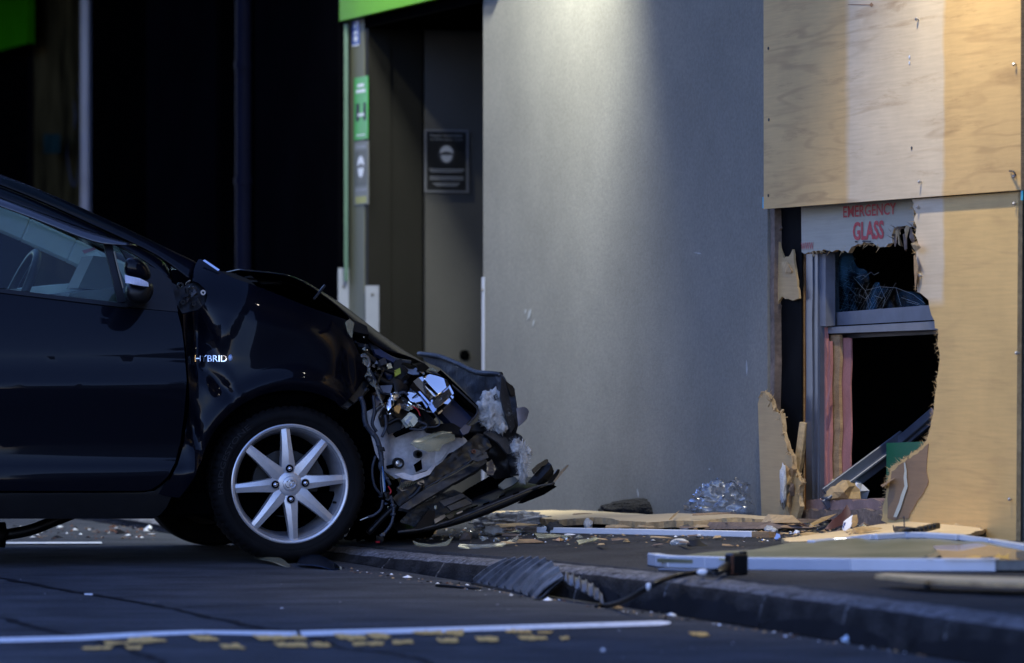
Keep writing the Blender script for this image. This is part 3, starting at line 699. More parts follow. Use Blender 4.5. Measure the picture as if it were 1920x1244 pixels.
up = thing('plywood_sheet', shop(1.1, 1.5, O1), 'upper intact plywood sheet with a pale stripe and screws, lamplit at its top right', 'plywood sheet', 'plywood sheets over the opening')
patch('board', [(TL, zL), (TR, zR), (TR, zR + 1.2), (TL - .004, zL + 1.2)], lambda u, v: shop(u, v, O1), m_ply1, up, None, .015, smooth=False, back=m_plyedge)
def screw(root, px, py, o, lean=.3, r=.007, ln=.013):
    c = spx(px, py, o); n = Vector((RY, -RX, 0)); t = Vector((RX, RY, 0)); d = (n + Vector((0, 0, -lean * .4)) + t * lean * .5).normalized()
    mb = MB(); mb.tube([c - n * .004, c + d * ln], r * .45, 8); mb.tube([c + d * ln * .5, c + d * (ln * .5 + .005)], r, 6)
    mb.tube([c + d * (ln*.5+.005), c + d * (ln*.5+.009)], [r * .8, r * .3], 6)
    return mb.build('screw', m_screw, root, False)
for i, (x, y) in enumerate([(1723, 37), (1905, 120), (1728, 341), (1905, 330)]): screw(up, x, y, O1, (-.4, .5, .1, .7)[i])
for x, y in [(1441, 91), (1442, 225), (1441, 367), (1706, 107), (1706, 118), (1710, 278)]:
    c = spx(x, y, O1); mb = MB(); mb.tube([c - Vector((RY, -RX, 0)) * .002, c + Vector((RY, -RX, 0)) * .0025], .006, 8); mb.build('nail_head', m_ink if x != 1706 else m_screw, up)
mb = MB(); mb.tube(catmull([spx(1893, 321, O1 + .004), spx(1900, 322, O1 + .02), spx(1905, 330, O1 + .012)], 5), .003, 6); mb.build('wire', m_ink, up)
kn = mk('knot_streak', [spx(1590, 8.2, O1 + .0012), spx(1630, 8.8, O1 + .0012), spx(1634, 5, O1 + .0012), spx(1638, 9.5, O1 + .0012), spx(1634, 14, O1 + .0012), spx(1630, 10.4, O1 + .0012), spx(1590, 9.4, O1 + .0012)], [[0, 1, 5, 6], [1, 2, 3, 4, 5]], M('knot_brown', (.26, .14, .06), .7, vary=.2), up)
for x0, x1, y0, y1 in ((1429.5, 1432, 370, 391), (1914, 1918, 358, 376)):
    mk('cyan_tape', [spx(x0, y1, O1 - .004), spx(x1, y1, O1 - .004), spx(x1, y0, O1 - .004), spx(x0, y0, O1 - .004)], [[0, 1, 2, 3]], m_tape, up)
# lower sheet: right-hand remnant with the torn hole edge
hole = [(1709, 374.5), (1714, 383), (1711, 388), (1718, 400), (1713, 412), (1719, 426), (1716, 441), (1722, 458), (1717, 463), (1718, 485), (1719, 520), (1720, 548), (1733, 556), (1741, 563), (1746, 590), (1752, 602), (1753, 616), (1759, 617), (1758, 645), (1762, 662), (1759, 700), (1754, 735), (1751, 768), (1746, 790), (1742, 811), (1737, 826), (1730, 836), (1712, 849), (1693, 863), (1671, 876), (1667, 890), (1664, 903), (1662, 918), (1660, 935), (1655, 950), (1655, 969), (1652, 976)]
Tb, zb_ = shopz(1905, 1011, O2)
TRl = shopT(1911, O2)
zbot = .163
ph = tz(hole, O2)
zseam = zR - .004
poly = [ (shopT(1909, O2), zseam)] + [(a, min(b, zseam)) for a, b in ph]
poly[1] = (poly[1][0], zseam)
poly += [(shopT(1705, O2), .150), (shopT(1800, O2), .158), (shopT(1905, O2), .163)]
poly_j = jag(poly, 1, len(hole), .02, .006, 3)
lo_ = thing('plywood_sheet', shop(2.0, .165, O2), 'broken lower plywood sheet right of the hole, standing on the footpath', 'plywood sheet', 'plywood sheets over the opening')
patch('board', poly_j, lambda u, v: shop(u, v, O2), m_ply2, lo_, .1, .017, smooth=False, back=m_woodl)
for i, (x, y) in enumerate([(1725, 390), (1729, 518), (1905, 381), (1910, 662), (1897, 936)]): screw(lo_, x, y, O2, (-.5, -.6, .6, .2, .2)[i])
# torn veneer: brown inner ply laid bare near the ground, with the pale split line
ven = [(1672, 884), (1692, 868), (1716, 853), (1741, 832), (1738, 862), (1737, 884), (1741, 902), (1731, 926), (1718, 944), (1707, 962), (1700, 974), (1664, 972), (1664, 935), (1668, 908)]
m_ven = plywood('torn_veneer', (.27, .165, .085), (.15, .09, .05), None, .6)
patch('torn_ply', jag(tz(ven, O2 + .002), 0, len(ven), .02, .005, 4), lambda u, v: shop(u, v, O2 + .0025), m_ven, lo_, None, .002, smooth=False)
sp = [(1696, 868), (1698, 884), (1697, 896), (1699, 912), (1693, 928), (1689, 942), (1684, 956), (1678, 970)]
P = [spx(x, y, O2 + .006) for x, y in sp]; W = [.012, .02, .028, .03, .034, .03, .036, .03]
mk('split_line', [p - Vector((RX, RY, 0)) * w * .5 for p, w in zip(P, W)] + [p + Vector((RX, RY, 0)) * w * .5 for p, w in zip(P, W)], [[i, len(P)+i, len(P)+i+1, i+1] for i in range(len(P)-1)], M('pale_split', (.52, .50, .38), .8, vary=.1), lo_)
# splinters standing off the torn edge
rnd = random.Random(11)
def splinters(root, path, o, n, lmin, lmax, mat, name='splinter', thick=.004, dirx=-1):
    mb = MB()
    for _ in range(n):
        k = rnd.randrange(len(path) - 1); t = rnd.random(); x = path[k][0] + (path[k+1][0]-path[k][0])*t; y = path[k][1] + (path[k+1][1]-path[k][1])*t
        p = spx(x, y, o - rnd.uniform(0, .015)); l = rnd.uniform(lmin, lmax)
        d = (Vector((RX, RY, 0)) * dirx * rnd.uniform(.2, 1) + Vector((0, 0, rnd.uniform(-.7, .7))) + Vector((RY, -RX, 0)) * rnd.uniform(-.1, .6)).normalized()
        w = Vector((0, 0, 1)).cross(d).normalized() * thick * rnd.uniform(.4, 1.2); u = d.cross(w).normalized() * thick * rnd.uniform(.3, .8)
        mb.hull([p - d*l*.4 + w + u, p - d*l*.4 - w + u, p - d*l*.4 - w - u, p - d*l*.4 + w - u, p + d*l*.6])
    o = mb.build(name, mat, root); o['kind'] = 'stuff'; return o
for seg in (hole[17:24], hole[22:30], hole[28:36], hole[1:12]): splinters(lo_, seg, O2, 60, .012, .05, m_woodl, thick=.0022)
mb = MB(); mb.hull([spx(1651, 910, .05), spx(1655, 914, .055), spx(1678, 896, .04), spx(1674, 899, .05), spx(1653, 912, .03)]); mb.build('splinter', m_wood, lo_)
mb = MB(); mb.hull([spx(1708, 457, .06), spx(1719, 454, .06), spx(1727, 464, .06), spx(1718, 466, .04), spx(1712, 466, .05), spx(1717, 473, .05)]); mb.build('splinter', m_ply4 if False else m_woodl, lo_)
mb = MB(); mb.hull([spx(1713, 480, .05), spx(1716, 478, .05), spx(1722, 500, .05), spx(1720, 530, .03), spx(1716, 548, .045), spx(1714, 510, .045)]); mb.build('splinter', m_wood, lo_)
# left stub of the lower sheet
stub = [(1421, 757), (1426, 741), (1434, 736), (1440, 742), (1446, 752), (1449, 766), (1464, 775), (1467, 800), (1470, 822), (1476, 842), (1485, 856), (1487, 880), (1504, 905), (1497, 925), (1500, 950), (1494, 972)]
ps = tz(stub, .045)
ps[0] = ps[0]
ps += [(shopT(1428, .045), .15)]
st = thing('plywood_sheet', shop(.05, .16, .045), 'narrow torn plywood remnant standing against the grey wall, left of the hole', 'plywood sheet', 'plywood sheets over the opening')
patch('board', jag(ps, 1, 15, .02, .007, 9), lambda u, v: shop(u, v, .045), m_ply3, st, .08, .018, smooth=False, back=m_woodl)
for seg in (stub[1:7], stub[5:11], stub[9:15], stub[11:15]): splinters(st, seg, .045, 22, .02, .08, m_woodl, thick=.005, dirx=1)
for k in range(9):
    x, y = 1476 + rnd.uniform(-8, 14), 880 + k * 10; mb = MB(); c = spx(x, y, .05); mb.hull([c + Vector((rnd.uniform(-.02, .02), rnd.uniform(-.03, .03), rnd.uniform(-.045, .045))) for _ in range(8)]); mb.build('torn_chunk', rnd.choice([m_wood, m_woodd, m_woodl]), st)
b = lump('white_fibre_tuft', spx(1469, 910, .075), (.013, .05, .085), m_foam, None, 3, .4); tag(b, 'tuft of white fibre stuck to the narrow plywood remnant', 'fibre')
# old board with red print behind the upper sheet
OB = -.02
bp_ = [(1502, 375), (1716, 366), (1714, 405), (1712, 424), (1690, 425), (1676, 429), (1672, 442), (1674, 456), (1655, 463), (1642, 460), (1625, 456), (1610, 457), (1597, 463), (1584, 470), (1560, 473), (1540, 471), (1520, 474), (1503, 473)]
ob = thing('old_board', shop(.8, 1.35, OB), 'whitish old board lettered EMERGENCY GLASS in red behind the upper plywood sheet', 'sign board')
patch('board', jag(tz(bp_, OB), 1, 17, .025, .009, 6), lambda u, v: shop(u, v, OB), m_plygrey, ob, None, .018, smooth=False, back=m_woodl)
splinters(ob, bp_[8:17], OB, 40, .02, .06, m_woodl, thick=.004); splinters(ob, bp_[3:8], OB, 20, .02, .06, m_woodd, thick=.005)
def obp(u, v, d): return shop(u, v, OB + .0012 + d)
Ta, za = shopz(1582, 409, OB); Tb2, zb2 = shopz(1668, 383, OB); zc = shopz(1625, 406, OB)[1]; zd = shopz(1625, 384, OB)[1]
text('letters', 'EMERGENCY', Ta, shopT(1681, OB), zc, zd, obp, m_red, ob, .001, .012)
Tc = shopT(1600, OB); Td_ = shopT(1658, OB); text('letters', 'GLASS', Tc, Td_, shopz(1629, 450, OB)[1], shopz(1629, 415, OB)[1], obp, m_red, ob, .001, .03)
text('letters', 'WWW', shopT(1503, OB), shopT(1526, OB), shopz(1515, 469, OB)[1], shopz(1515, 455, OB)[1], obp, m_red, ob)
for x0, x1, y in ((1604, 1609, 453.5), (1618, 1634, 453)): mk('letters', [obp(*shopz(x0, y + 1.3, OB), .001), obp(*shopz(x1, y + 1.3, OB), .001), obp(*shopz(x1, y - 1.3, OB), .001), obp(*shopz(x0, y - 1.3, OB), .001)], [[0, 1, 2, 3]], m_ink, ob)
# splintered pocket at its right end
pk = [(1676, 429), (1712, 424), (1714, 444), (1700, 455), (1680, 457)]
for k in range(7):
    mb = MB(); c = spx(1672 + k * 6, 436 + rnd.uniform(-10, 16), OB - .01); mb.hull([c + Vector((rnd.uniform(-.012, .012), rnd.uniform(-.03, .03), rnd.uniform(-.05, .03))) for _ in range(7)]); mb.build('torn_chunk', rnd.choice([m_woodd, m_woodd, m_woodl]), ob)

# exposed wall framing in the hole (each stud, strip and lining is its own piece)
fr = thing('wall_framing', shop(.3, .2, -.08), 'exposed timber studs, pink plaster and grey channels at the left of the hole', 'wall framing')
def upright(name, x0, x1, ytop, ybot, o, th, mat, lean=0.0, wob=0.0, jagged=False):
    y = (ytop + ybot) / 2
    pts = [(x0 + lean, ytop), (x1 + lean, ytop)] + [(x1 + wob * math.sin(k * 2.1), ytop + (ybot - ytop) * k / 8) for k in range(1, 8)] + [(x1, ybot), (x0, ybot)] + [(x0 + wob * math.sin(k * 2.1 + .5), ytop + (ybot - ytop) * k / 8) for k in range(7, 0, -1)]
    q = tz(pts, o)
    return patch(name, q, lambda u, v: shop(u, v, o), mat, fr, None, th, smooth=False)
upright('building_paper', 1449, 1503, 380, 985, -.035, .006, m_bldpaper)
upright('stud_edge', 1444.5, 1452, 388, 975, -.006, .03, m_woodd, wob=1)
upright('stud', 1499, 1507, 470, 985, -.05, .05, m_wood); upright('stud', 1506, 1515, 470, 985, -.055, .05, m_orange)
upright('channel', 1511, 1523, 476, 985, -.045, .035, m_alu, wob=.8); upright('batten', 1522, 1527, 476, 985, -.07, .04, m_wood)
upright('channel', 1527, 1533, 476, 985, -.05, .03, m_alu); upright('channel', 1534, 1548, 476, 612, -.06, .04, m_frame); upright('channel', 1529, 1537, 612, 985, -.055, .03, m_alu)
upright('plaster_edge', 1537, 1549, 614, 985, -.075, .012, m_pink, lean=-2, wob=2); upright('plaster_edge', 1545, 1556, 640, 985, -.082, .012, m_pink, wob=1)
upright('stud', 1555, 1574, 628, 985, -.10, .012, m_wood, wob=1.5); upright('plaster_lining', 1574, 1595, 634, 985, -.115, .006, m_pink, wob=1.2)
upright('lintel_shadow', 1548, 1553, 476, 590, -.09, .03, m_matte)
rem = [(1452, 420), (1458, 440), (1464, 472), (1470, 486), (1478, 482), (1486, 468), (1490, 500), (1497, 545), (1498, 560), (1486, 564), (1473, 561), (1466, 556), (1460, 566), (1454, 580), (1451, 500)]
patch('plywood_remnant', jag(tz(rem, -.022), 0, len(rem), .02, .005, 8), lambda u, v: shop(u, v, -.022), m_ply3, fr, None, .009, smooth=False)
for rp_ in ([(1449, 398), (1460, 398), (1458, 412), (1463, 428), (1457, 440), (1459, 455), (1452, 470), (1449, 470)], [(1449, 575), (1462, 572), (1457, 600), (1460, 628), (1454, 660), (1458, 700), (1453, 745), (1449, 760)], [(1449, 770), (1456, 765), (1459, 800), (1455, 850), (1458, 900), (1451, 940), (1449, 960)]):
    patch('torn_edge', jag(tz(rp_, -.024), 0, len(rp_), .018, .006, len(rp_)), lambda u, v: shop(u, v, -.024), m_woodd, fr, None, .010, smooth=False)
cp_ = [(1465, 492), (1473, 491), (1478, 497), (1484, 508), (1483, 512), (1470, 511), (1466, 502)]
patch('plywood_remnant', tz(cp_, -.016), lambda u, v: shop(u, v, -.016), m_woodl, fr, None, .006, smooth=False)
mb = MB(); mb.beam(spx(1487, 950, -.01), spx(1508, 792, -.04), .03, .03, b=.004); mb.build('broken_batten', m_woodl, fr)
mb = MB(); mb.hull([spx(1547, 768, -.06), spx(1552, 740, -.055), spx(1560, 700, -.06), spx(1556, 735, -.05), spx(1549, 765, -.05)]); mb.build('plaster_shred', m_pink, fr)
# threshold
for (x0, x1, y0, y1, o, mat) in ((1512, 1662, 938, 957, -.02, M('threshold_pink', (.20, .13, .115), .8, vary=.25, vscale=9, bump=.4, bscale=40)), (1498, 1660, 957, 985, .0, m_woodd)):
    q = tz([(x0, y0), (x1, y0), (x1, y1), (x0, y1)], o); patch('sill', jag(q, 0, 1, .03, .004, 5), lambda u, v: shop(u, v, o), mat, fr, None, .10, smooth=False)
# broken window
m_pane = glass_mat('pane_glass', (.7, .85, .95), .08, .015)
_nt = m_pane.node_tree; _o = [n for n in _nt.nodes if n.type == 'OUTPUT_MATERIAL'][0]; _src = _o.inputs[0].links[0].from_socket
_d = nd(_nt, 'ShaderNodeBsdfDiffuse'); _d.inputs[0].default_value = (.08, .22, .34, 1); _mm = nd(_nt, 'ShaderNodeMixShader')
_vz = nd(_nt, 'ShaderNodeTexNoise'); _vz.inputs['Scale'].default_value = 9; _vz.inputs['Detail'].default_value = 6; _tc = nd(_nt, 'ShaderNodeTexCoord'); _nt.links.new(_tc.outputs['Object'], _vz.inputs[0]); _mr = nd(_nt, 'ShaderNodeMapRange'); _mr.inputs[1].default_value = .42; _mr.inputs[2].default_value = .72; _mr.inputs[3].default_value = .0; _mr.inputs[4].default_value = .32; _nt.links.new(_vz.outputs[0], _mr.inputs[0]); _nt.links.new(_mr.outputs[0], _mm.inputs[0])
_nt.links.new(_src, _mm.inputs[1]); _nt.links.new(_d.outputs[0], _mm.inputs[2]); _nt.links.new(_mm.outputs[0], _o.inputs[0])
wd = thing('broken_window', shop(1.0, 1.0, -.14), 'shattered window pane in a grey frame inside the hole', 'window')
WO = -.13
def wbar(name, pts, o, th, mat): return patch(name, tz(pts, o), lambda u, v: shop(u, v, o), mat, wd, None, th, smooth=False)
wbar('frame_rail', [(1550, 588), (1556, 587), (1748, 572), (1762, 600), (1550, 612)], WO + .02, .05, m_frame); wbar('frame_rail', [(1549, 614), (1762, 602), (1763, 618), (1549, 626)], WO + .045, .06, m_frame)
wbar('frame_stile', [(1549, 470), (1554, 470), (1556, 588), (1550, 589)], WO + .01, .04, m_frame)
wbar('frame_seam', [(1552, 611.6), (1764, 599.6), (1764, 601.4), (1552, 613.6)], WO + .046, .01, m_matte)
wbar('under_rail', [(1553, 627), (1768, 619), (1768, 626), (1600, 634), (1556, 640)], WO - .01, .03, M('dark_frame', (.05, .05, .06), .5, vary=.2))
patch('glass_pane', jag(tz([(1555, 476), (1590, 470), (1606, 500), (1625, 508), (1632, 526), (1660, 540), (1700, 548), (1722, 552), (1735, 574), (1660, 580), (1556, 588)], WO), 1, 8, .03, .012, 2), lambda u, v: shop(u, v, WO + .0005), m_pane, wd, None, 0, smooth=False)
mb = MB(); rnd = random.Random(4)
def cl(x0, y0, x1, y1, w=.0011):
    mb.beam(spx(x0, y0, WO + .003), spx(x1, y1, WO + .003), w * .42, w * .42)
for k in range(17): x = 1556 + k * 6.2; cl(x, 588 - k * .7, x + 22 + rnd.uniform(-3, 3), 588 - 44 - rnd.uniform(0, 16), .0009)
for k in range(15): y = 494 + k * 6.2; cl(1556, y, 1556 + 40 + rnd.uniform(-10, 20), y + 14 + rnd.uniform(-3, 3), .0008)
for k in range(24):
    x, y = 1580 + rnd.gauss(0, 26), 535 + rnd.gauss(0, 24)
    for _ in range(3):
        x1, y1 = x + rnd.uniform(-14, 14), y + rnd.uniform(-12, 12)
        if 1556 < x < 1720 and 482 < y < 584 and 1556 < x1 < 1720 and 482 < y1 < 582: cl(x, y, x1, y1, rnd.uniform(.0007, .0018))
        x, y = x1, y1
for p in ([(1622, 545), (1650, 538), (1660, 560), (1655, 578), (1630, 583), (1622, 545)], [(1622, 545), (1634, 570), (1630, 583)], [(1650, 538), (1680, 540), (1690, 575)], [(1680, 540), (1712, 552), (1735, 570)], [(1600, 520), (1622, 545)], [(1640, 555), (1655, 560)], [(1690, 558), (1724, 570)], [(1700, 566), (1730, 574)]):
    for a, b in zip(p, p[1:]): cl(*a, *b, .0017)
cg = mb.build('crack_lines', m_crack, wd); cg['kind'] = 'stuff'
# fallen channels and the green sheet inside
ch = thing('fallen_channel', spx(1550, 930, -.06), 'bent grey metal channel leaning diagonally across the hole', 'metal channel')
mb = MB(); a0, a1 = spx(1546, 936, .0), spx(1694, 826, -.32)
for dz, w, h in ((0, .075, .012), (.022, .014, .04), (-.024, .014, .04)): mb.beam(a0 + Vector((0, 0, dz)), a1 + Vector((0, 0, dz)), w, h, b=.003)
mb.build('channel_web', m_alu, ch)
mb = MB(); mb.beam(spx(1672, 842, -.30), spx(1754, 772, -.34), .03, .035, b=.003); mb.beam(spx(1680, 846, -.31), spx(1762, 776, -.35), .012, .03); mb.build('channel_end', M('channel_dark', (.10, .115, .15), .4, metal=.5, vary=.2), ch)
gsx = patch('green_board', tz([(1662, 831), (1738, 828), (1745, 900), (1662, 912)], -.2), lambda u, v: shop(u, v, -.2), m_dgreen, None, None, .012, smooth=False); tag(gsx, 'dark green panel standing inside the hole behind the torn plywood', 'panel')
lb = lump('plaster_chunk', spx(1597, 920, -.12), (.05, .06, .05), m_paper, None, 7, .5, sub=2, smooth=False); tag(lb, 'white plaster chunk on the sill inside the hole', 'rubble')
lb = lump('brown_paper_scrap', spx(1580, 922, -.07), (.07, .06, .045), m_woodl, None, 9, .5, sub=2, smooth=False); tag(lb, 'tan torn scrap at the foot of the grey metal channel', 'scrap')

# ================================================================== THE WRECKED CAR
car = thing('wrecked_car', carw(-.5, .85, 0), 'dark navy hatchback with a crushed front end, nose over the kerb', 'car')
# side section: how far the flank lies in (+) or out (-) at height z
ZS = [.10, .20, .34, .365, .40, .46, .60, .68, .70, .76, .775, .80, .90, .985, 1.10, 1.30, 1.55]
SL = [-.25, -.12, -.05, .40, .16, -.02, -.05, -.02, .30, .24, -.04, .16, .27, .33, .42, .48, .60]
def _side():
    z0, z1, n = .05, 1.6, 310; zs = [z0 + (z1 - z0) * i / n for i in range(n + 1)]; sl = [interp(z, ZS, SL) for z in zs]
    for _ in range(2): sl = [(sl[max(0, i-1)] + sl[i] * 2 + sl[min(n, i+1)]) / 4 for i in range(n + 1)]
    y = [0.0]
    for i in range(n): y.append(y[-1] + (sl[i] + sl[i+1]) / 2 * (zs[i+1] - zs[i]))
    k = min(range(n + 1), key=lambda i: abs(zs[i] - .6)); b = y[k]
    return zs, [v - b - .012 for v in y]
_ZS, _YS = _side()
def yside(z):
    t = (z - _ZS[0]) / (_ZS[1] - _ZS[0]); i = min(len(_YS) - 2, max(0, int(t))); return _YS[i] + (_YS[i+1] - _YS[i]) * (t - i)
def sstep(a, b, x):
    t = min(1, max(0, (x - a) / (b - a))); return t * t * (3 - 2 * t)
def ydoor(x, z):
    return yside(z) + .035 * sstep(-2.2, -3.4, x) ** 2
def g2(x, z, cx, cz, sx, sz, ang=0.0):
    c, s = math.cos(ang), math.sin(ang); u = (x - cx) * c + (z - cz) * s; v = -(x - cx) * s + (z - cz) * c
    return math.exp(-(u / sx) ** 2 - (v / sz) ** 2)
def pxz(px, py): return carl(px, py, 0)
def yfender(x, z):
    base = yside(z) * (1 - sstep(-.36, -.12, x)) + sstep(-.36, -.12, x) * (-.012 + .10 * max(0, z - .66) ** 1.4)
    y = base
    # rolls in along the top edge and towards the nose
    ztop = interp(x, [-.36, -.17, 0, .23, .4], [1.155, 1.085, 1.02, .925, .85])
    q = max(0, z - (ztop - .16)); y += 2.2 * q * q
    y += .62 * max(0, x - .02) ** 2 + .9 * max(0, x - .16) ** 2
    r = math.hypot(x, z - .309); y -= .020 * math.exp(-((r - .385) / .035) ** 2) * sstep(-.05, .08, z - .30)
    # shove marks: buckled rear edge, creases below the hinge, a long dent over the arch
    def P(px, py): return pxz(px, py)
    a = P(392, 640); y += .040 * g2(x, z, a[0], a[1], .045, .12, .35)
    a = P(372, 650); y += .05 * g2(x, z, a[0], a[1], .03, .14, 0)
    a = P(425, 620); y -= .010 * g2(x, z, a[0], a[1], .03, .16, -.5)
    a = P(402, 712); y += .022 * g2(x, z, a[0], a[1], .03, .09, .8)
    a = P(440, 735); y -= .007 * g2(x, z, a[0], a[1], .02, .10, .45)
    a = P(560, 650); y += .004 * g2(x, z, a[0], a[1], .12, .06, .1)
    a = P(620, 690); y -= .006 * g2(x, z, a[0], a[1], .05, .05, 0)
    a = P(655, 690); y += .012 * g2(x, z, a[0], a[1], .025, .12, .1)
    a = P(362, 800); y += .03 * g2(x, z, a[0], a[1], .022, .09, .2)
    a = P(340, 800); y -= .012 * g2(x, z, a[0], a[1], .02, .05, .2)
    return y
door_px = [(-215, 525), (0, 549.5), (218, 576), (333, 586), (341, 618), (346, 660), (350, 715), (346, 770), (338, 830), (328, 868), (315, 893), (300, 908), (284, 918), (268, 921), (-215, 921)]
dr = cpatch('front_door', door_px, ydoor, m_paint, car, 16, .02)
cpatch('rear_door', [(-222, 523), (-222, 921), (-560, 921), (-640, 880), (-700, 800), (-735, 700), (-760, 480)], ydoor, m_paint, car, 26, .02)
# sill and rear quarter
sill = [(-560, 925), (-215, 925), (271, 925), (290, 922), (305, 912), (318, 900), (322, 930), (312, 952), (300, 966), (286, 973), (-560, 973)]
cpatch('sill', sill, lambda x, z: yside(z) + .004 + .10 * max(0, .27 - z), m_plast, car, 16, .02)
arcR = [(-640 + 0, 925)] 
hubR = carl(0, 905, 0)
def pxcar(x, z, y=0.0):
    w = carw(x, y, z); return CX + w.x / w.y * F, HY + (H - w.z) / w.y * F
qx = [pxcar(x, z) for x, z in ([(-2.20, .16), (-2.24, .45), (-2.30, .62), (-2.40, .95), (-2.45, 1.0), (-3.30, 1.02), (-3.36, .60), (-3.34, .25), (-2.95, .22)] + [(-2.59 + .36 * math.cos(a), .305 + .36 * math.sin(a)) for a in [math.pi * (.97 - .94 * k / 12) for k in range(13)]])]
cpatch('rear_quarter', qx, lambda x, z: ydoor(x, z) + .6 * max(0, -3.0 - x) ** 2, m_paint, car, 26, .012)
# fender
arch = [(546 + 173 * math.cos(R(a)), 905 - 173 * math.sin(R(a))) for a in range(52, 171, 5)]
arch = [p for p in arch if not (p[0] > 636)]
fender_px = [(372, 487), (377, 486), (408, 507), (440, 522.5), (480, 536), (530, 556), (590, 580), (650, 600), (656, 604), (656, 612), (663, 640), (673, 662), (689, 691), (680, 715), (663, 738), (648, 755), (638, 764)] + arch + \
            [(373, 872), (366, 893), (352, 915), (336, 934), (310, 931), (297, 926), (306, 912), (319, 899), (333, 872), (344, 836), (352, 792), (355, 758), (354, 715), (350, 668), (345, 628), (343, 590), (352, 586), (372, 581), (386, 567), (389, 553), (383, 541), (372, 531), (361, 527), (362, 512), (366, 498)]
fe = cpatch('front_fender', fender_px, yfender, m_paint, car, 7, .004)
# liner behind fender and wheel house
cpatch('wheel_arch_liner', [(352, 560), (640, 610), (655, 760), (620, 800), (640, 905), (560, 1000), (470, 1000), (345, 960), (330, 900), (352, 800)], .16, m_matte, car, None, .01)
cpatch('fender_inner', [(340, 560), (372, 500), (640, 600), (680, 690), (660, 730), (560, 760), (420, 800), (345, 900), (325, 900), (345, 700)], lambda x, z: yfender(x, z) + .055, m_matte, car, 20, .004)
mb = MB()                                           # hinge pillar exposed by the torn fender corner
pill = [(318, 528), (340, 540), (368, 527), (392, 548), (388, 566), (372, 582), (342, 588), (330, 570)]
cpatch('hinge_pillar', pill, lambda x, z: yside(z) + .035, m_plast, car, 12, .01)
for x, y, rr in ((337, 536, .013), (379, 549, .010), (341, 567, .010), (362, 570, .009), (357, 540, .008)):
    c = cpt(x, y, .075); mb = MB(); mb.lathe([(rr * .45, -.012), (rr * .45, -.02), (rr, -.02), (rr, -.012), (rr, 0)], 14, lambda r_, a, o_: c + Vector((CC, CS, 0)) * r_ * math.cos(a) + Vector((0, 0, 1)) * r_ * math.sin(a) + Vector((-CS, CC, 0)) * o_)
    mb.build('hinge_bolt', m_screw if x == 379 else m_plast, car, True, 30)
for k in range(7):
    rnd = random.Random(40 + k); c = cpt(348 + k * 4, 548 + rnd.uniform(-12, 22), .06); mb = MB(); mb.hull([c + Vector((rnd.uniform(-.014, .014), rnd.uniform(-.01, .01), rnd.uniform(-.02, .02))) for _ in range(8)]); mb.build('bracket', rnd.choice([m_plast, m_dull, m_steel]), car)

# cowl / front of the A-pillar, pillar, seam, visor
def ypil(x, z): return .115 + .42 * max(0, z - 1.02)
pt = [(-330, 240), (-180, 272), (-60, 308), (0, 327), (75, 356), (150, 389), (240, 430), (300, 460), (350, 483), (377, 496)]
pm = [(-330, 262), (-180, 293), (-60, 327), (0, 347), (75, 377), (150, 411), (240, 453), (290, 476), (312, 492), (320, 520)]
pb = [(-330, 292), (-180, 322), (-60, 352), (0, 372), (75, 400), (150, 431), (235, 469), (270, 490), (300, 512), (322, 527)]
# outer strip (windscreen side) and inner strip (door frame side), each rounded
def strip_rows(A, B, ya, yb, bulge, n=5):
    rows = []
    for k in range(n):
        t = k / (n - 1); row = []
        for a, b in zip(A, B):
            px, py = a[0] + (b[0]-a[0])*t, a[1] + (b[1]-a[1])*t
            row.append(cpt(px, py, lambda x, z: ypil(x, z) + ya * (1 - t) + yb * t - bulge * (1 - (2*t-1)**2)))
        rows.append(row)
    return rows
pm2 = pm[:7] + [(300, 480), (330, 500), (345, 540)]
grid('roof_rail', strip_rows(pt, pm2[:8] + [(338, 512), (360, 530)], .010, 0, .006), m_paint, car, .004, 1)
grid('door_frame_upper', strip_rows([(x, y + 2.2) for x, y in pm], pb, .012, .0, .010), m_paint, car, .004, 1)
mb = MB(); mb.tube(catmull([cpt(x, y, lambda xx, zz: ypil(xx, zz) + .003) for x, y in pm[:8] + [(306, 485), (316, 497), (320, 513), (322, 524)]], 4), .0042, 6); mb.build('door_seam', m_matte, car, True)
def ywin(x, z): return .062 + .40 * (z - .98)
vt = [(-330, 294), (-180, 324), (-60, 353), (0, 371), (75, 398), (130, 419), (180, 437), (225, 451), (256, 460)]
vb = [(-330, 315), (-180, 342), (-60, 370), (0, 388), (75, 416), (130, 439), (175, 456), (205, 461), (256, 461.5)]
rows = [[cpt(a[0] + (b[0]-a[0])*t, a[1] + (b[1]-a[1])*t, lambda x, z: ywin(x, z) - .030 - .012 * t + .01 * (2*t-1)**2) for a, b in zip(vt, vb)] for t in (0, .35, .7, 1)]
grid('window_visor', rows, M('smoked_visor', (.008, .009, .013), .18, coat=.6, vary=.1), car, .003, 1)
side_glass = [(-205, 330), (-60, 362), (0, 380), (75, 408), (130, 431), (193, 455), (205, 500), (221, 566), (0, 540), (-205, 516)]
cpatch('side_window', side_glass, ywin, m_glass, dr, 60, .003)
cpatch('quarter_window', [(212, 462), (226, 465), (262, 489), (240, 500), (236, 560), (233, 562), (226, 520)], ywin, m_glass, dr, None, .003)
cpatch('window_pillar', [(193, 454), (211, 460), (222, 512), (236, 566), (221, 568), (206, 502)], lambda x, z: ywin(x, z) - .004, m_plast, dr, None, .012)
mb = MB(); mb.tube([cpt(x, y, lambda a, b: ywin(a, b) - .014) for x, y in ((214, 472), (222, 506), (231, 540))], .003, 6); mb.build('window_trim', M('trim_tan', (.20, .17, .11), .4, vary=.1), dr)
cpatch('window_molding', [(-215, 517), (0, 541), (218, 567.5), (240, 570), (240, 577), (218, 575), (0, 549), (-215, 525)], lambda x, z: ywin(x, z) - .018, m_plast, dr, 30, .014)
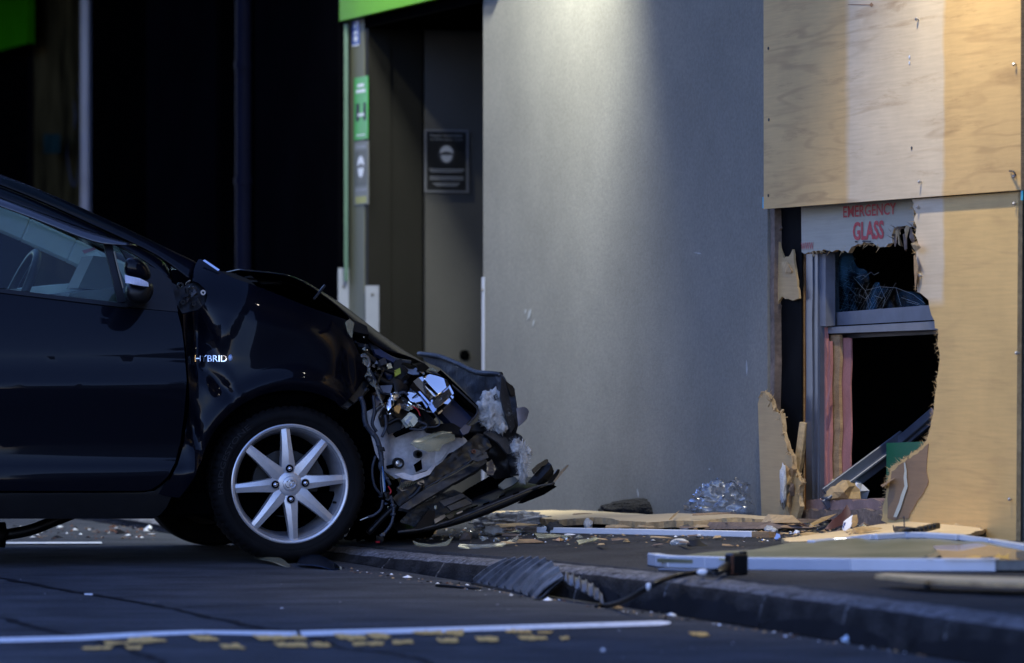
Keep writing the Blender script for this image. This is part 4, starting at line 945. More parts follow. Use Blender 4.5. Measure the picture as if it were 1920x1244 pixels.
cpatch('mirror_sail', [(226, 467), (262, 489), (300, 508), (321, 526), (334, 585), (300, 582), (240, 576), (236, 556), (250, 505)], lambda x, z: ywin(x, z) - .008, m_plast, dr, 20, .014)
cpatch('rear_side_window', [(-225, 326), (-225, 514), (-640, 470), (-560, 330), (-420, 290)], ywin, m_glass, car, None, .003)
cpatch('centre_pillar', [(-204, 325), (-204, 520), (-226, 517), (-226, 320)], lambda x, z: ywin(x, z) - .006, m_plast, car, None, .02)

# wing mirror
wm = cpt(262, 555, -.08)
def mirror_shape(name, pts, y0, y1, mat, parent, shrink=.9):
    """closed shell between two lateral depths"""
    n = len(pts); cx = sum(p[0] for p in pts)/n; cy = sum(p[1] for p in pts)/n; rings = []
    for k in range(6):
        t = k / 5; s = shrink + (1 - shrink) * math.sin(math.pi * (.12 + .76 * t)); y = y0 + (y1 - y0) * t
        rings.append([cpt(cx + (p[0]-cx)*s, cy + (p[1]-cy)*s, y) for p in pts])
    vs = [v for r_ in rings for v in r_]; fs = [[i*n+k, (i+1)*n+k, (i+1)*n+(k+1) % n, i*n+(k+1) % n] for i in range(5) for k in range(n)] + [list(range(n)), [5*n+k for k in range(n)][::-1]]
    o = mk(name, vs, fs, mat, parent, True); md = o.modifiers.new('s', 'SUBSURF'); md.levels = md.render_levels = 2; return o
cap = mirror_shape('wing_mirror', [(234, 486), (244, 482), (262, 485), (275, 494), (282, 508), (284, 520), (278, 527), (262, 526), (240, 518), (233, 514), (232, 500)], -.21, -.03, m_paint, dr, .84)
mirror_shape('mirror_base', [(234, 530), (256, 533), (276, 540), (284, 525), (290, 545), (284, 560), (274, 571), (258, 573), (243, 568), (233, 556)], -.19, .06, m_plast, dr, .78)
cslab('indicator_lamp', [(234, 515.5), (243, 518), (262, 522), (278, 530), (279, 538), (262, 536), (243, 532), (235, 531)], -.205, m_indic, dr, 0, .2, .02, .012)

# hood, buckled upwards
hn = [(448, 507), (500, 511.5), (552, 517), (598, 548), (640, 580), (668, 612), (700, 648), (732, 662), (765, 668), (797, 684)]
hr = [(450, 505), (500, 509), (552, 515.5), (600, 543), (640, 565), (680, 594), (712, 618), (745, 643), (775, 666), (797, 681)]
rows = []
yn = [.16, .15, .14, .14, .15, .18, .20, .22, .24, .28]
rows.append([cpt(p[0], p[1], y) for p, y in zip(hn, yn)])
rows.append([cpt((a[0]+b[0])/2, (a[1]*.45+b[1]*.55), y + .03) for a, b, y in zip(hn, hr, yn)])
yr = [.24, .24, .24, .26, .32, .36, .40, .42, .44, .46]
rows.append([cpt(p[0], p[1], y) for p, y in zip(hr, yr)])
for yy, dz, dx in ((.62, -.006, -.02), (.85, -.006, -.03), (1.10, -.012, -.02), (1.36, -.03, .0), (1.52, -.06, .03)):
    row = []
    for p, y in zip(hr, yr):
        x, z = carl(p[0], p[1], y); row.append(carw(x + dx + .015 * mnoise.noise(Vector((x * 5, yy * 4, 1))), yy, z + dz + .022 * mnoise.noise(Vector((x * 6, yy * 5, 0))) - .012))
    rows.append(row)
grid('hood', rows, m_paint, car, .004, 2)
# hood inner frame: dark panel just under it, and stay bracket
rows2 = [[v - Vector((0, 0, .03 + .004 * i)) + Vector((-CS, CC, 0)) * .02 for v in r_] for i, r_ in enumerate(rows[1:])]
grid('hood_inner_panel', rows2, m_matte, car, .003, 1)
mb = MB(); mb.beam(cpt(588, 562, .12), cpt(610, 535, .12), .014, .010, b=.002); mb.build('hood_hinge', m_plast, car)
# the black engine bay under it
cpatch('engine_bay_wall', [(440, 522), (448, 508), (552, 520), (640, 585), (690, 640), (760, 680), (800, 700), (840, 760), (800, 800), (700, 780), (560, 780), (440, 640)], .55, m_matte, car, None, .02)
cpatch('cowl_panel', [(408, 508), (432, 511), (462, 522), (480, 536), (446, 525)], .18, m_plast, car, None, .01)
cslab('washer_trim', [(380, 489), (384, 487), (412, 506), (409, 508.5)], .13, m_chrome2, car, 0, .9, .004)
cslab('washer_trim', [(440, 512), (452, 513), (462, 523), (455, 524)], .20, m_chrome2, car, .5, .6, .006); cslab('cowl_clip', [(450, 520), (470, 517), (485, 528), (470, 530)], .22, m_dull, car, 0, .5, .01)
cslab('cowl_clip', [(483, 526), (528, 527), (528, 533), (490, 533)], .24, m_plast, car, 0, .3, .02)

# windscreen, roof, far side, rear
WB = [cpt(x, y, lambda a, b: ypil(a, b) + .10) for x, y in pt]
rowsW = []
wl = [carl(x, y, .3) for x, y in pt]
for yy in (.20, .40, .85, 1.25, 1.46):
    rowsW.append([carw(x, yy, z - .012) for x, z in wl[3:]])
grid('windscreen', rowsW, m_glass, car, .004, 1)
rf = [(-1.12, 1.478), (-1.5, 1.555), (-2.0, 1.585), (-2.6, 1.555), (-3.1, 1.47)]
rfr = []
for yy, dz in ((.24, -.05), (.34, -.005), (.55, .0), (.85, .005), (1.15, .0), (1.36, -.005), (1.46, -.05)):
    rfr.append([carw(x, yy, z + dz - .03) for x, z in rf])
grid('roof', rfr, m_paint, car, .02, 1)
grid('headlining', [[v - Vector((0, 0, .05)) for v in r_] for r_ in rfr[1:-1]], m_lining, car, .004, 1)
# far pillar with its pale lining, far windows and doors
mb = MB()
fa = [carl(x, y, .3) for x, y in pt]
P1 = [carw(x - .05, 1.36, z - .06) for x, z in fa[2:]]
for i in range(len(P1) - 1): mb.beam(P1[i], P1[i+1] + (P1[i+1] - P1[i]) * .05, .05, .10, b=.01)
mb.build('far_pillar_lining', m_lining, car, False)
cyp = [(-1.62, .96), (-.45, .98), (-.36, 1.02), (-.36, .2), (-1.62, .2)]
def far_panel(name, pts, mat, y0=1.66, th=.02, cell=.1):
    return patch(name, pts, lambda u, v: carw(u, y0 - yside(v), v), mat, car, cell, th, True)
far_panel('far_door', [(-3.3, .2), (-.44, .2), (-.40, .7), (-.42, .965), (-3.3, 1.0)], m_paint)
far_panel('far_window', [(-3.2, 1.0), (-.46, .97), (-.62, 1.10), (-1.15, 1.36), (-1.7, 1.46), (-2.7, 1.42)], m_glass, 1.66, .003, None)
far_panel('far_fender', [(-.42, .7), (-.40, 1.0), (-.34, 1.05), (.25, .90), (.42, .75), (.40, .62), (.36, .5)] + [(.35 * math.cos(a), .309 + .35 * math.sin(a)) for a in [math.pi * k / 10 for k in range(1, 10)]] + [(-.40, .25)], m_paint, 1.66, .004, .08)
mb = MB(); mb.beam(carw(-1.62, 1.52, .95), carw(-1.58, 1.38, 1.46), .06, .10); mb.build('far_centre_pillar', m_plast, car)
tail = [[carw(x, yy, z) for x, z in ((-3.08, 1.45), (-3.36, 1.05), (-3.44, .92), (-3.46, .62), (-3.44, .3), (-3.30, .2))] for yy in (.18, .4, .85, 1.3, 1.48)]
grid('tailgate', tail, m_paint, car, .02, 1)
cslab('tail_lamp', [pxcar(-3.25, .98), pxcar(-3.34, .98), pxcar(-3.36, .72), pxcar(-3.26, .74)], .03, M('tail_lamp_red', (.25, .01, .01), .15, coat=1, vary=.05), car, 0, .1, .04, .01)
# floor pan and the underside
mb = MB(); M3 = Matrix.Rotation(CA, 3, 'Z')
mb.box(carw(-1.55, .84, .225), (3.5, 1.50, .09), M3, .01); mb.build('floor_pan', m_matte, car)
mb = MB(); mb.box(carw(-.02, .86, .50), (.60, .90, .46), M3, .03); mb.build('engine_block', m_matte, car)
mb = MB(); mb.tube(catmull([carw(-1.02, .5, .10), carw(-.92, .5, .118), carw(-.82, .5, .155), carw(-.74, .5, .185)], 4), .022, 10); mb.tube(catmull([carw(-1.75, .5, .11), carw(-1.2, .5, .105), carw(-1.02, .5, .10)], 4), .05, 10); mb.build('exhaust_pipe', m_plast, car, True)
# cabin
mb = MB(); mb.hull([carw(x, y, z) for x, z in ((-.48, .88), (-.50, 1.00), (-.62, 1.055), (-.82, 1.03), (-.90, .92), (-.86, .70)) for y in (.16, 1.48)]); mb.build('dashboard', m_dash, car)
mb = MB(); mb.hull([carw(x, y, z) for x, z in ((-.60, 1.062), (-.70, 1.075), (-.90, 1.055), (-.91, .995), (-.80, 1.0), (-.62, 1.035)) for y in (.70, 1.30)]); mb.build('dash_top_panel', m_dash2, car)
mb = MB(); mb.hull([carw(x, y, z) for x, z in ((-.56, 1.04), (-.62, 1.165), (-.70, 1.175), (-.76, 1.05)) for y in (.35, .62)]); mb.build('instrument_hood', m_dash, car)
wc = carw(-.98, .48, 1.02); ax = (Vector((CC, CS, 0)) * .9 + Vector((0, 0, -.42))).normalized(); e1 = Vector((-CS, CC, 0)); e2 = ax.cross(e1).normalized()
mb = MB(); mb.tube([wc + e1 * .185 * math.cos(a) + e2 * .185 * math.sin(a) for a in [2*math.pi*k/28 for k in range(29)]], .017, 10, False); mb.build('steering_wheel', m_plast, car, True)
mb = MB(); mb.beam(wc - e1 * .17, wc + e1 * .17, .05, .025, ax); mb.beam(wc, wc - e2 * .17 if e2.z > 0 else wc + e2 * .17, .05, .025, ax); mb.beam(wc, wc + ax * .18, .06, .06); mb.build('steering_column', m_dash, car)
for yy in (.46, 1.18):
    mb = MB(); mb.hull([carw(x, yy + s * w, z) for x, z, w in ((-1.42, .45, .24), (-1.30, .60, .25), (-1.50, 1.10, .2), (-1.62, 1.10, .2), (-1.66, .5, .24)) for s in (-1, 1)]); mb.build('seat_back', m_seat, car)
    mb = MB(); mb.hull([carw(x, yy + s * w, z) for x, z, w in ((-1.53, 1.14, .11), (-1.51, 1.30, .13), (-1.58, 1.34, .11), (-1.64, 1.28, .12), (-1.62, 1.14, .11)) for s in (-1, 1)]); mb.build('head_restraint', m_seat, car)
    mb = MB(); mb.hull([carw(x, yy + s * .25, z) for x, z in ((-1.4, .42), (-1.4, .56), (-.95, .60), (-.92, .45)) for s in (-1, 1)]); mb.build('seat_cushion', m_seat, car)
cslab('windscreen_sticker', [(154, 470), (177, 464), (180, 468), (158, 476)], .52, M('sticker_red', (.30, .10, .12), .5, vary=.1), car, 0, .5, .002); cslab('windscreen_sticker', [(161, 477), (182, 472), (195, 486), (182, 490)], .52, m_dash2, car, 0, .5, .002)

# ------------------------------------------------------------------ wheels
def wheel(name, xc, yo, full, sgn=1, rot=R(4.5)):
    """sgn 1: near side (outer face towards -y)"""
    w = bpy.data.objects.new(name, None); w.empty_display_size = .1; COL.objects.link(w); w.location = carw(xc, yo + sgn * .1, .303); attach(w, car)
    pl = lambda r, a, y: carw(xc + r * math.cos(a), yo + sgn * y, .303 + r * math.sin(a))
    prof = [(.216, .025), (.222, .012), (.236, .004), (.250, .001), (.2515, .003), (.2535, .001), (.268, .000), (.280, .006), (.290, .016), (.297, .028), (.2985, .034), (.3005, .042), (.3015, .062), (.297, .064), (.297, .071), (.302, .073), (.302, .094), (.297, .096), (.297, .104), (.302, .106), (.3015, .136), (.3005, .154), (.297, .168), (.285, .188), (.25, .196), (.216, .18)]
    def wob(r, k, j):
        if 8 <= j <= 12 or 19 <= j <= 22: return r - (.0055 if k % 4 == 0 else 0)
        if 14 <= j <= 15 or 17 <= j <= 18: return r - (.004 if (k + 2) % 5 == 0 else 0)
        if j == 4: return r - .0015
        return r
    def tz_(r, a, y):                                  # flattened where it stands on the road
        p = pl(r, a, y)
        if p.z < .004: p.z = .004 + (p.z - .004) * .1
        return p
    mb = MB(); mb.lathe(prof, 240 if full else 60, tz_, wob if full else None); mb.build('tyre', m_rubber, w, True, 35)
    if full:
        text('sidewall_letters', 'BRIDGESTONE', 0, 1, 0, 1, lambda u, v, d: tz_(.262 + .019 * v, R(188 - 62 * u), .0015 - d), M('tyre_letters', (.010, .010, .012), .6, vary=.1, spec=.3), w, .002)
    mb = MB(); mb.lathe([(.2225, .020), (.2285, .012), (.2285, .007), (.224, .004), (.2165, .006), (.2135, .012), (.209, .020)], 96, pl); mb.build('rim_lip', m_alloy, w, True, 40)
    mb = MB(); mb.lathe([(.209, .0205), (.203, .030), (.198, .06), (.190, .10), (.186, .17)], 96, pl); mb.build('rim_barrel', m_alloyd, w, True, 40)
    if not full:
        mb = MB(); mb.lathe([(.0001, .05), (.2, .05)], 40, pl); mb.build('rim_disc', m_alloyd, w, True); return w
    mb = MB(); mb.lathe([(.0001, .155), (.19, .155)], 40, pl); mb.build('backing_plate', m_matte, w, True)
    mb = MB(); mb.lathe([(.0001, .085), (.07, .085), (.072, .095), (.128, .096), (.130, .104), (.128, .11)], 60, pl); mb.build('brake_disc', M('brake_iron', (.03, .03, .03), .5, metal=.5, vary=.3), w, True, 30)
    mb = MB(); mb.hull([pl(r, a, y) for r in (.085, .150) for a in (R(-5), R(18), R(40)) for y in (.075, .125)]); mb.build('brake_caliper', m_dull, w)
    for k in range(8):
        a0 = rot + math.pi / 4 * k; st_ = []
        for (r, hw, yf, yr_) in ((.030, .0300, .016, .05), (.055, .0300, .0125, .05), (.085, .0260, .0095, .05), (.12, .0225, .0085, .046), (.16, .0195, .0095, .040), (.195, .0180, .0120, .036), (.2125, .0176, .0150, .030)):
            def q(t, y): # t sideways
                x = r; return (math.hypot(x, t), a0 + math.atan2(t, x), y)
            st_.append([pl(*q(-hw, yr_)), pl(*q(-hw, yf + .010)), pl(*q(-hw * .92, yf + .0035)), pl(*q(-hw * .12, yf)), pl(*q(hw * .92, yf + .0035)), pl(*q(hw, yf + .010)), pl(*q(hw, yr_))])
        m = 7; vs = [v for s in st_ for v in s]; fs = [[i*m+j, i*m+j+1, (i+1)*m+j+1, (i+1)*m+j] for i in range(len(st_)-1) for j in range(m-1)]
        mk('spoke', vs, fs, m_alloy, w, True, sharp=14)
    mb = MB(); mb.lathe([(.0001, .0095), (.040, .0095), (.046, .012), (.048, .03)], 40, pl); mb.build('hub_face', m_alloy, w, True, 30)
    for k in range(4):
        a0 = rot - R(2) + math.pi / 2 * k
        pc = lambda r, a, y, a0=a0: carw(xc + .0585 * math.cos(a0) + r * math.cos(a), yo + sgn * y, .303 + .0585 * math.sin(a0) + r * math.sin(a))
        mb = MB(); mb.lathe([(.0175, .0068), (.0155, .0058), (.0145, .0075), (.0142, .0095)], 24, pc); mb.build('nut_seat', m_alloyd, w, True, 30)
        mb = MB(); mb.lathe([(.0001, .0075), (.0148, .0075)], 24, pc); mb.build('nut_hole', m_matte, w, True)
        mb = MB(); mb.lathe([(.0001, -.0065), (.004, -.006), (.0075, -.003), (.0090, .001), (.0095, .0070)], 12, pc); mb.build('lug_nut', m_chrome2, w, True, 40)
    mb = MB(); mb.lathe([(.0001, .0042), (.022, .0048), (.0265, .0060), (.0285, .0085), (.029, .012)], 40, pl); mb.build('hub_cap', m_alloy, w, True, 40)
    def ell(cx, cz, a, b, r=.0016):                   # the three-ellipse emblem cast in the cap
        c, s = math.cos(R(-8)), math.sin(R(-8)); P = []
        for k in range(33):
            t = 2*math.pi*k/32; x, z = cx + a*math.cos(t), cz + b*math.sin(t); P.append(carw(xc + x*c - z*s, yo + sgn * .0040, .303 + x*s + z*c))
        mb = MB(); mb.tube(P, r, 6, False); return mb.build('emblem', m_chrome2, w, True)
    ell(0, 0, .020, .0155); ell(0, .0035, .0055, .0115); ell(0, .0085, .0135, .0050)
    mb = MB(); mb.tube([pl(.196, R(-22), .06), pl(.196, R(-22), .028)], [.005, .004], 8); mb.build('valve', m_rubber, w)
    return w
wheel('front_wheel', 0, .012, True)
w2 = wheel('front_wheel', 0, 1.66 - .012, False, -1); wheel('rear_wheel', -2.59, .012, False); wheel('rear_wheel', -2.59, 1.648, False, -1)
# badge
bx = [cpt(365, 679, yfender), cpt(428, 678, yfender)]
def badgep(u, v, d):
    p = cpt(u, v, yfender); return p - Vector((-CS, CC, 0)) * (d + .002)
text('badge_letters', 'HYBRID', 365, 425, 678.5, 666.5, badgep, m_chrome, car, .003)
mb = MB(); c = badgep(432, 671.5, .002); mb.lathe([(.0001, -.006), (.006, -.005), (.010, -.001), (.0108, .003)], 16, lambda r_, a, y: c + Vector((CC, CS, 0)) * r_ * math.cos(a) * .85 + Vector((0, 0, 1)) * r_ * math.sin(a) * 1.2 + Vector((-CS, CC, 0)) * y); mb.build('badge_ball', M('badge_blue', (.30, .42, .62), .15, coat=1, vary=.3, vscale=80), car, True)

# ------------------------------------------------------------------ crushed nose: every torn piece is its own part
apron = [(688, 772), (716, 757), (748, 770), (772, 796), (800, 806), (846, 806), (872, 822), (884, 836), (842, 850), (826, 870), (800, 882), (772, 892), (742, 898), (722, 884), (704, 850), (694, 812)]
def yap(x, z): 
    return .15 + .025 * sstep(.40, .44, x) + .006 * math.sin(x * 60) * sstep(.3, .5, z) + .012 * mnoise.noise(Vector((x * 9, z * 9, 2)))
cpatch('inner_apron', apron, yap, m_primer, car, 6, .006)
def boss(px, py, r, y, mat, hole=m_matte, depth=.02):
    c = cpt(px, py, y)
    f = lambda r_, a, o_: c + Vector((CC, CS, 0)) * r_ * math.cos(a) + Vector((0, 0, 1)) * r_ * math.sin(a) + Vector((-CS, CC, 0)) * o_
    mb = MB(); mb.lathe([(r * .55, -depth * .3), (r * .6, -depth), (r * .9, -depth), (r, -depth * .8), (r, .01)], 20, f); o = mb.build('rubber_grommet', mat, car, True, 35)
    mb = MB(); mb.lathe([(.0001, -depth * .35), (r * .56, -depth * .3)], 16, f); mb.build('grommet_plug', hole, car, True)
boss(746, 869, .022, .145, m_plast, m_chrome2); boss(783, 852, .016, .145, m_plast, m_matte)
cslab('apron_slot', [(776, 872), (790, 862), (792, 880), (780, 886)], .138, m_matte, car, 0, 0, .004); cslab('apron_slot', [(724, 874), (738, 870), (738, 878), (726, 880)], .140, m_matte, car, 0, 0, .004)
cslab('apron_bracket', [(740, 890), (756, 886), (772, 892), (800, 884), (812, 870), (818, 872), (806, 890), (776, 902), (756, 898)], .11, m_primer, car, .1, .6, .006, .012)
cslab('apron_flange', [(796, 808), (842, 806), (846, 836), (828, 862), (800, 880), (800, 850)], .17, m_primer, car, -.3, -.1, .004)
cslab('rail_end', [(826, 832), (862, 828), (876, 840), (858, 858), (832, 872), (824, 868)], .26, m_navy, car, .2, .2, .02)
cslab('rail_end', [(770, 896), (800, 888), (824, 868), (832, 872), (812, 892), (786, 906)], .20, M('primer_blue_shade', (.14, .15, .17), .5, vary=.2), car, 0, .5, .01)
cslab('rail_end', [(752, 900), (770, 898), (780, 908), (758, 918), (748, 912)], .18, m_navy, car, 0, .4, .01)
# torn translucent lamp cover hanging over the apron
shl = [(769, 832), (778, 824), (800, 818), (812, 812), (830, 808), (852, 812), (853, 826), (838, 832), (830, 834), (824, 846), (804, 848), (784, 842)]
cslab('lamp_cover_shard', jag(shl, 0, 12, 8, .8, 3), .09, m_lensy, car, .2, .5, .004, .03, 4)
for k in range(6): mb = MB(); mb.tube(catmull([cpt(774 + k * 5, 834 - k * .8, .078), cpt(800 + k * 4, 826 - k * 2.0, .066), cpt(822 + k * 5, 812 - k * .3, .068)], 4), .0012, 5); mb.build('lamp_cover_rib', m_lensy, car)
# headlamp reflector: bent chrome shell
HL = .07
LG = M('chrome_reflection_grey', (.35, .37, .42), .12, metal=1, vary=.1); LD = M('chrome_reflection_dark', (.06, .065, .08), .12, metal=1, vary=.1)  # grey and dark tones paint the reflection bands on the chrome shell
cslab('headlamp_roll', [(806, 702), (822, 706), (838, 712), (843, 722), (822, 739), (792, 707)], HL - .02, m_chrome, car, -.35, .85, .006, .022, 3)
cslab('headlamp_roll', [(784, 708.5), (792, 706.5), (823, 738), (815, 744)], HL - .012, m_chrome, car, -.5, 1.0, .006)
cslab('headlamp_roll', [(774, 716), (785, 708), (816, 743), (808, 752)], HL - .006, LG, car, .1, .15, .006)
cslab('headlamp_roll', [(768, 726), (775, 716), (808, 753), (804, 760)], HL, LD, car, 0, -.2, .006)
cslab('headlamp_facet', [(772, 722), (775, 719.5), (806, 755), (804, 758)], HL - .008, m_chrome2, car, -.3, .5, .003)
cslab('headlamp_facet', [(762, 740), (770, 729), (783, 740), (792, 752), (780, 755), (768, 750)], HL, m_chrome, car, -.45, .9, .006)
cslab('headlamp_facet', [(783, 739), (787, 735), (804, 760), (800, 766)], HL - .004, LG, car, -.2, .3, .006)
cslab('headlamp_facet', [(766, 753), (782, 757), (800, 765), (811, 773), (800, 771), (778, 762)], HL - .002, m_chrome, car, .2, .75, .006)
cslab('headlamp_facet', [(786, 762), (803, 767), (811, 774), (804, 774)], HL - .008, LD, car, 0, -.3, .006)
cslab('headlamp_window', [(810, 752), (840, 728), (847, 740), (818, 768)], HL - .015, M('lamp_inner', (.26, .25, .23), .2, metal=.8, vary=.5, vscale=22), car, .6, .2, .004)
cslab('headlamp_pin', [(822, 748), (826, 744), (829, 748), (825, 752)], HL - .02, m_chrome2, car, 0, .6, .003)
cslab('headlamp_bezel', [(817, 769), (848, 740), (851, 745), (840, 758), (821, 775)], HL - .03, m_chrome, car, -.3, .9, .012)
cslab('headlamp_bezel', [(839, 722), (843, 722), (851, 738), (848, 741)], HL - .03, m_chrome, car, -.2, .6, .01)
cslab('headlamp_bezel', [(803, 760), (809, 752), (819, 768), (812, 775)], HL - .03, LG, car, -.4, .3, .01)
cslab('headlamp_bezel', [(808, 751), (840, 726.5), (841, 729), (810, 754)], HL - .03, m_chrome2, car, -.2, .8, .006)
cslab('headlamp_case', [(756, 722), (778, 700), (800, 698), (842, 708), (856, 740), (824, 780), (800, 778), (756, 750)], HL + .05, m_matte, car, 0, 0, .03)
# second lamp piece above
cslab('headlamp_clip', [(753, 682), (758, 680), (778, 686), (776, 692), (766, 692)], .09, m_chrome, car, .2, .9, .006)
cslab('headlamp_clip', [(767, 690), (784, 690), (786, 702), (774, 703), (764, 700)], .085, M('clear_plastic', (.20, .22, .26), .1, trans=.5, vary=.2), car, -.3, .3, .01)
cslab('headlamp_clip', [(782, 684), (796, 682), (806, 690), (792, 698), (782, 694)], .08, m_chrome, car, .2, 1.0, .006)
cslab('headlamp_clip', [(796, 684), (812, 690), (822, 696), (800, 694)], .09, m_lensy, car, 0, .8, .004)
cslab('headlamp_clip', [(786, 692), (792, 692), (797, 702), (793, 703)], .075, m_chrome2, car, 0, .2, .004)
# indicator cluster, connector
cslab('indicator_bowl', [(722, 752), (730, 744), (740, 748), (738, 760), (728, 770), (722, 764)], .07, m_chrome, car, -.4, .8, .006, .02, 4)
cslab('indicator_bowl', [(732, 738), (744, 734), (752, 742), (742, 752), (734, 748)], .08, m_chrome2, car, .3, .5, .006, .015, 4)
cslab('indicator_bowl', [(724, 766), (734, 762), (738, 774), (728, 778)], .065, m_chrome, car, .2, 1.2, .006)
cslab('amber_lens', [(739, 764), (749, 757), (752, 764), (748, 776), (741, 771)], .05, m_amber, car, .2, .2, .01); cslab('amber_lens', [(722, 756), (727, 752), (729, 760), (725, 763)], .06, m_amber, car, 0, .3, .01)
cslab('lamp_case', [(746, 748), (760, 754), (772, 764), (764, 782), (748, 786), (738, 778)], .09, m_plast, car, .3, .3, .02)
cslab('lamp_case', [(746, 756), (766, 758), (776, 764), (768, 770), (752, 766)], .075, m_chrome2, car, 0, .8, .006)
cslab('connector', [(757, 786), (769, 773), (778, 778), (784, 786), (776, 796), (766, 800)], .05, m_connector, car, .2, .3, .025); cslab('connector', [(768, 789), (777, 783), (784, 790), (776, 800)], .035, m_connector, car, .3, .2, .02); cslab('connector', [(760, 792), (769, 780), (774, 782), (765, 797)], .038, M('connector_grey', (.30, .34, .36), .4, vary=.1), car, .2, .4, .012)
cslab('connector', [(764, 762), (774, 758), (777, 764), (768, 767)], .06, m_lensy, car, .3, .6, .012)
# dark brackets and housings packed between fender and lamp
rnd = random.Random(77)
BR = [([(657, 612), (664, 602), (672, 604), (688, 612), (692, 628), (664, 622)], .10, m_plast, .2, .6), ([(664, 624), (690, 632), (692, 644), (668, 640)], .11, m_matte, 0, .2), ([(668, 642), (690, 646), (692, 654), (672, 650)], .09, m_plast, 0, .9), ([(672, 652), (692, 656), (694, 676), (684, 684)], .12, m_plast, .2, .3),
      ([(700, 655), (712, 655), (742, 674), (738, 680), (704, 664)], .14, m_navy, .1, .6), ([(710, 676), (722, 670), (726, 682), (714, 686)], .10, m_dull, .3, .6), ([(724, 684), (732, 680), (736, 690), (728, 692)], .10, m_lensy, 0, .5), ([(694, 664), (706, 672), (704, 684), (692, 678)], .13, m_plast, .2, .2),
      ([(738, 680), (752, 672), (760, 686), (764, 700), (752, 712), (738, 704)], .13, m_plast, 0, .3), ([(720, 694), (740, 690), (748, 704), (728, 712)], .15, m_navy, 0, .5), ([(706, 724), (736, 722), (732, 738), (722, 736), (704, 740)], .10, M('lamp_grey', (.10, .105, .12), .35, vary=.15), -.2, .5), ([(730, 716), (738, 708), (750, 708), (742, 722)], .12, m_plast, 0, .3),
      ([(696, 738), (716, 732), (724, 742), (716, 758), (704, 756)], .10, m_plast, .3, .4), ([(698, 748), (708, 742), (716, 752), (704, 766)], .085, m_navy, 0, .5), ([(654, 748), (676, 720), (690, 708), (692, 724), (680, 742), (664, 756)], .05, m_plast, .1, .5), ([(640, 752), (656, 744), (662, 756), (652, 766), (642, 762)], .05, m_dull, 0, .4),
      ([(742, 728), (756, 718), (764, 728), (754, 742)], .12, m_plast, 0, .4), ([(754, 744), (768, 752), (762, 760), (750, 752)], (.10), m_plast, 0, .2), ([(744, 780), (756, 790), (752, 806), (730, 814), (724, 802), (736, 796)], .09, m_plast, 0, .2), ([(764, 798), (790, 790), (788, 800), (744, 818), (738, 812)], .09, m_matte, 0, .4),
      ([(790, 770), (800, 772), (818, 792), (814, 800), (796, 786)], .09, m_plast, .2, .5), ([(772, 772), (792, 784), (820, 798), (812, 802), (780, 790)], .11, m_plast, 0, .3), ([(796, 796), (850, 794), (872, 808), (868, 816), (840, 812), (800, 806)], .12, m_plast, 0, 1.0), ([(712, 780), (722, 764), (730, 776), (728, 800), (718, 800)], .10, m_plast, .2, .2),
      ([(660, 690), (676, 700), (672, 712), (662, 716)], .08, m_plast, .2, .3), ([(680, 700), (690, 694), (702, 712), (712, 730), (704, 728), (690, 716)], .06, m_lens, .3, .5), ([(738, 696), (750, 690), (752, 700), (742, 706)], .11, M('relay_yellow', (.30, .32, .02), .4, vary=.1), 0, .3), ([(648, 604), (656, 598), (664, 606), (660, 634), (652, 622)], .06, m_lensy, .5, .3)]
for i, (pts, y, mat, gx, gz) in enumerate(BR): cslab('bracket' if mat not in (m_lens, m_lensy) else 'lens_shard', pts, y, mat, car, gx, gz, .018 if mat not in (m_lens, m_lensy) else .004)
for i in range(15):                                 # glints: small broken clear and chrome bits
    x, y = rnd.choice([(690, 720), (708, 700), (730, 755), (700, 690), (760, 770), (680, 650), (715, 745)]); x += rnd.gauss(0, 12); y += rnd.gauss(0, 14); s = rnd.uniform(1.5, 5)
    a = rnd.uniform(0, 6.28); pts = [(x + s * rnd.uniform(.5, 1.3) * math.cos(a + k * 2.1), y + s * rnd.uniform(.5, 1.3) * math.sin(a + k * 2.1)) for k in range(3)]
    cslab('lens_shard', pts, .04 + rnd.uniform(0, .04), rnd.choice([m_chrome, m_chrome2, m_lens, m_lensy, m_steel]), car, rnd.uniform(-1, 1), rnd.uniform(-.2, 1.6), .002)
cslab('lens_edge', [(704, 722), (719, 690), (722, 692), (707, 725)], .04, m_chrome, car, 0, 1.0, .004); cslab('lens_edge', [(688, 690), (692, 692), (720, 760), (718, 764)], .05, m_lens, car, .4, .2, .003)
cslab('lens_edge', [(666, 668), (684, 662), (696, 680), (694, 694), (684, 684)], .08, m_lens, car, .4, .6, .003, .02, 5)
mb = MB(); mb.tube(catmull([cpt(676, 669, .06), cpt(688, 670, .06), cpt(693, 680, .06), cpt(690, 690, .06)], 5), .006, 8); mb.build('hose', m_steel, car, True)
boss(692, 711, .013, .045, m_plast, m_steel, .02)
for (pts, r_, y, mat) in [([(664, 640), (690, 668), (716, 690), (742, 700)], .011, .12, m_plast), ([(700, 700), (722, 716), (748, 722), (764, 716)], .013, .13, m_plast), ([(690, 690), (704, 716), (716, 738)], .007, .07, m_wire), ([(716, 664), (744, 676), (770, 680)], .009, .16, m_dull), ([(656, 756), (676, 742), (690, 728)], .010, .06, m_plast), ([(740, 744), (756, 736), (768, 744)], .006, .09, m_wire), ([(726, 796), (748, 786), (770, 800), (800, 792)], .008, .08, m_plast)]:
    mb = MB(); mb.tube(catmull([cpt(x, yy, y) for x, yy in pts], 6), r_, 8); mb.build('hose', mat, car, True)
cslab('radiator_support', [(690, 640), (700, 646), (770, 690), (800, 694), (796, 704), (760, 700), (694, 656)], .17, m_plast, car, 0, .7, .02, 0, 8, .01)
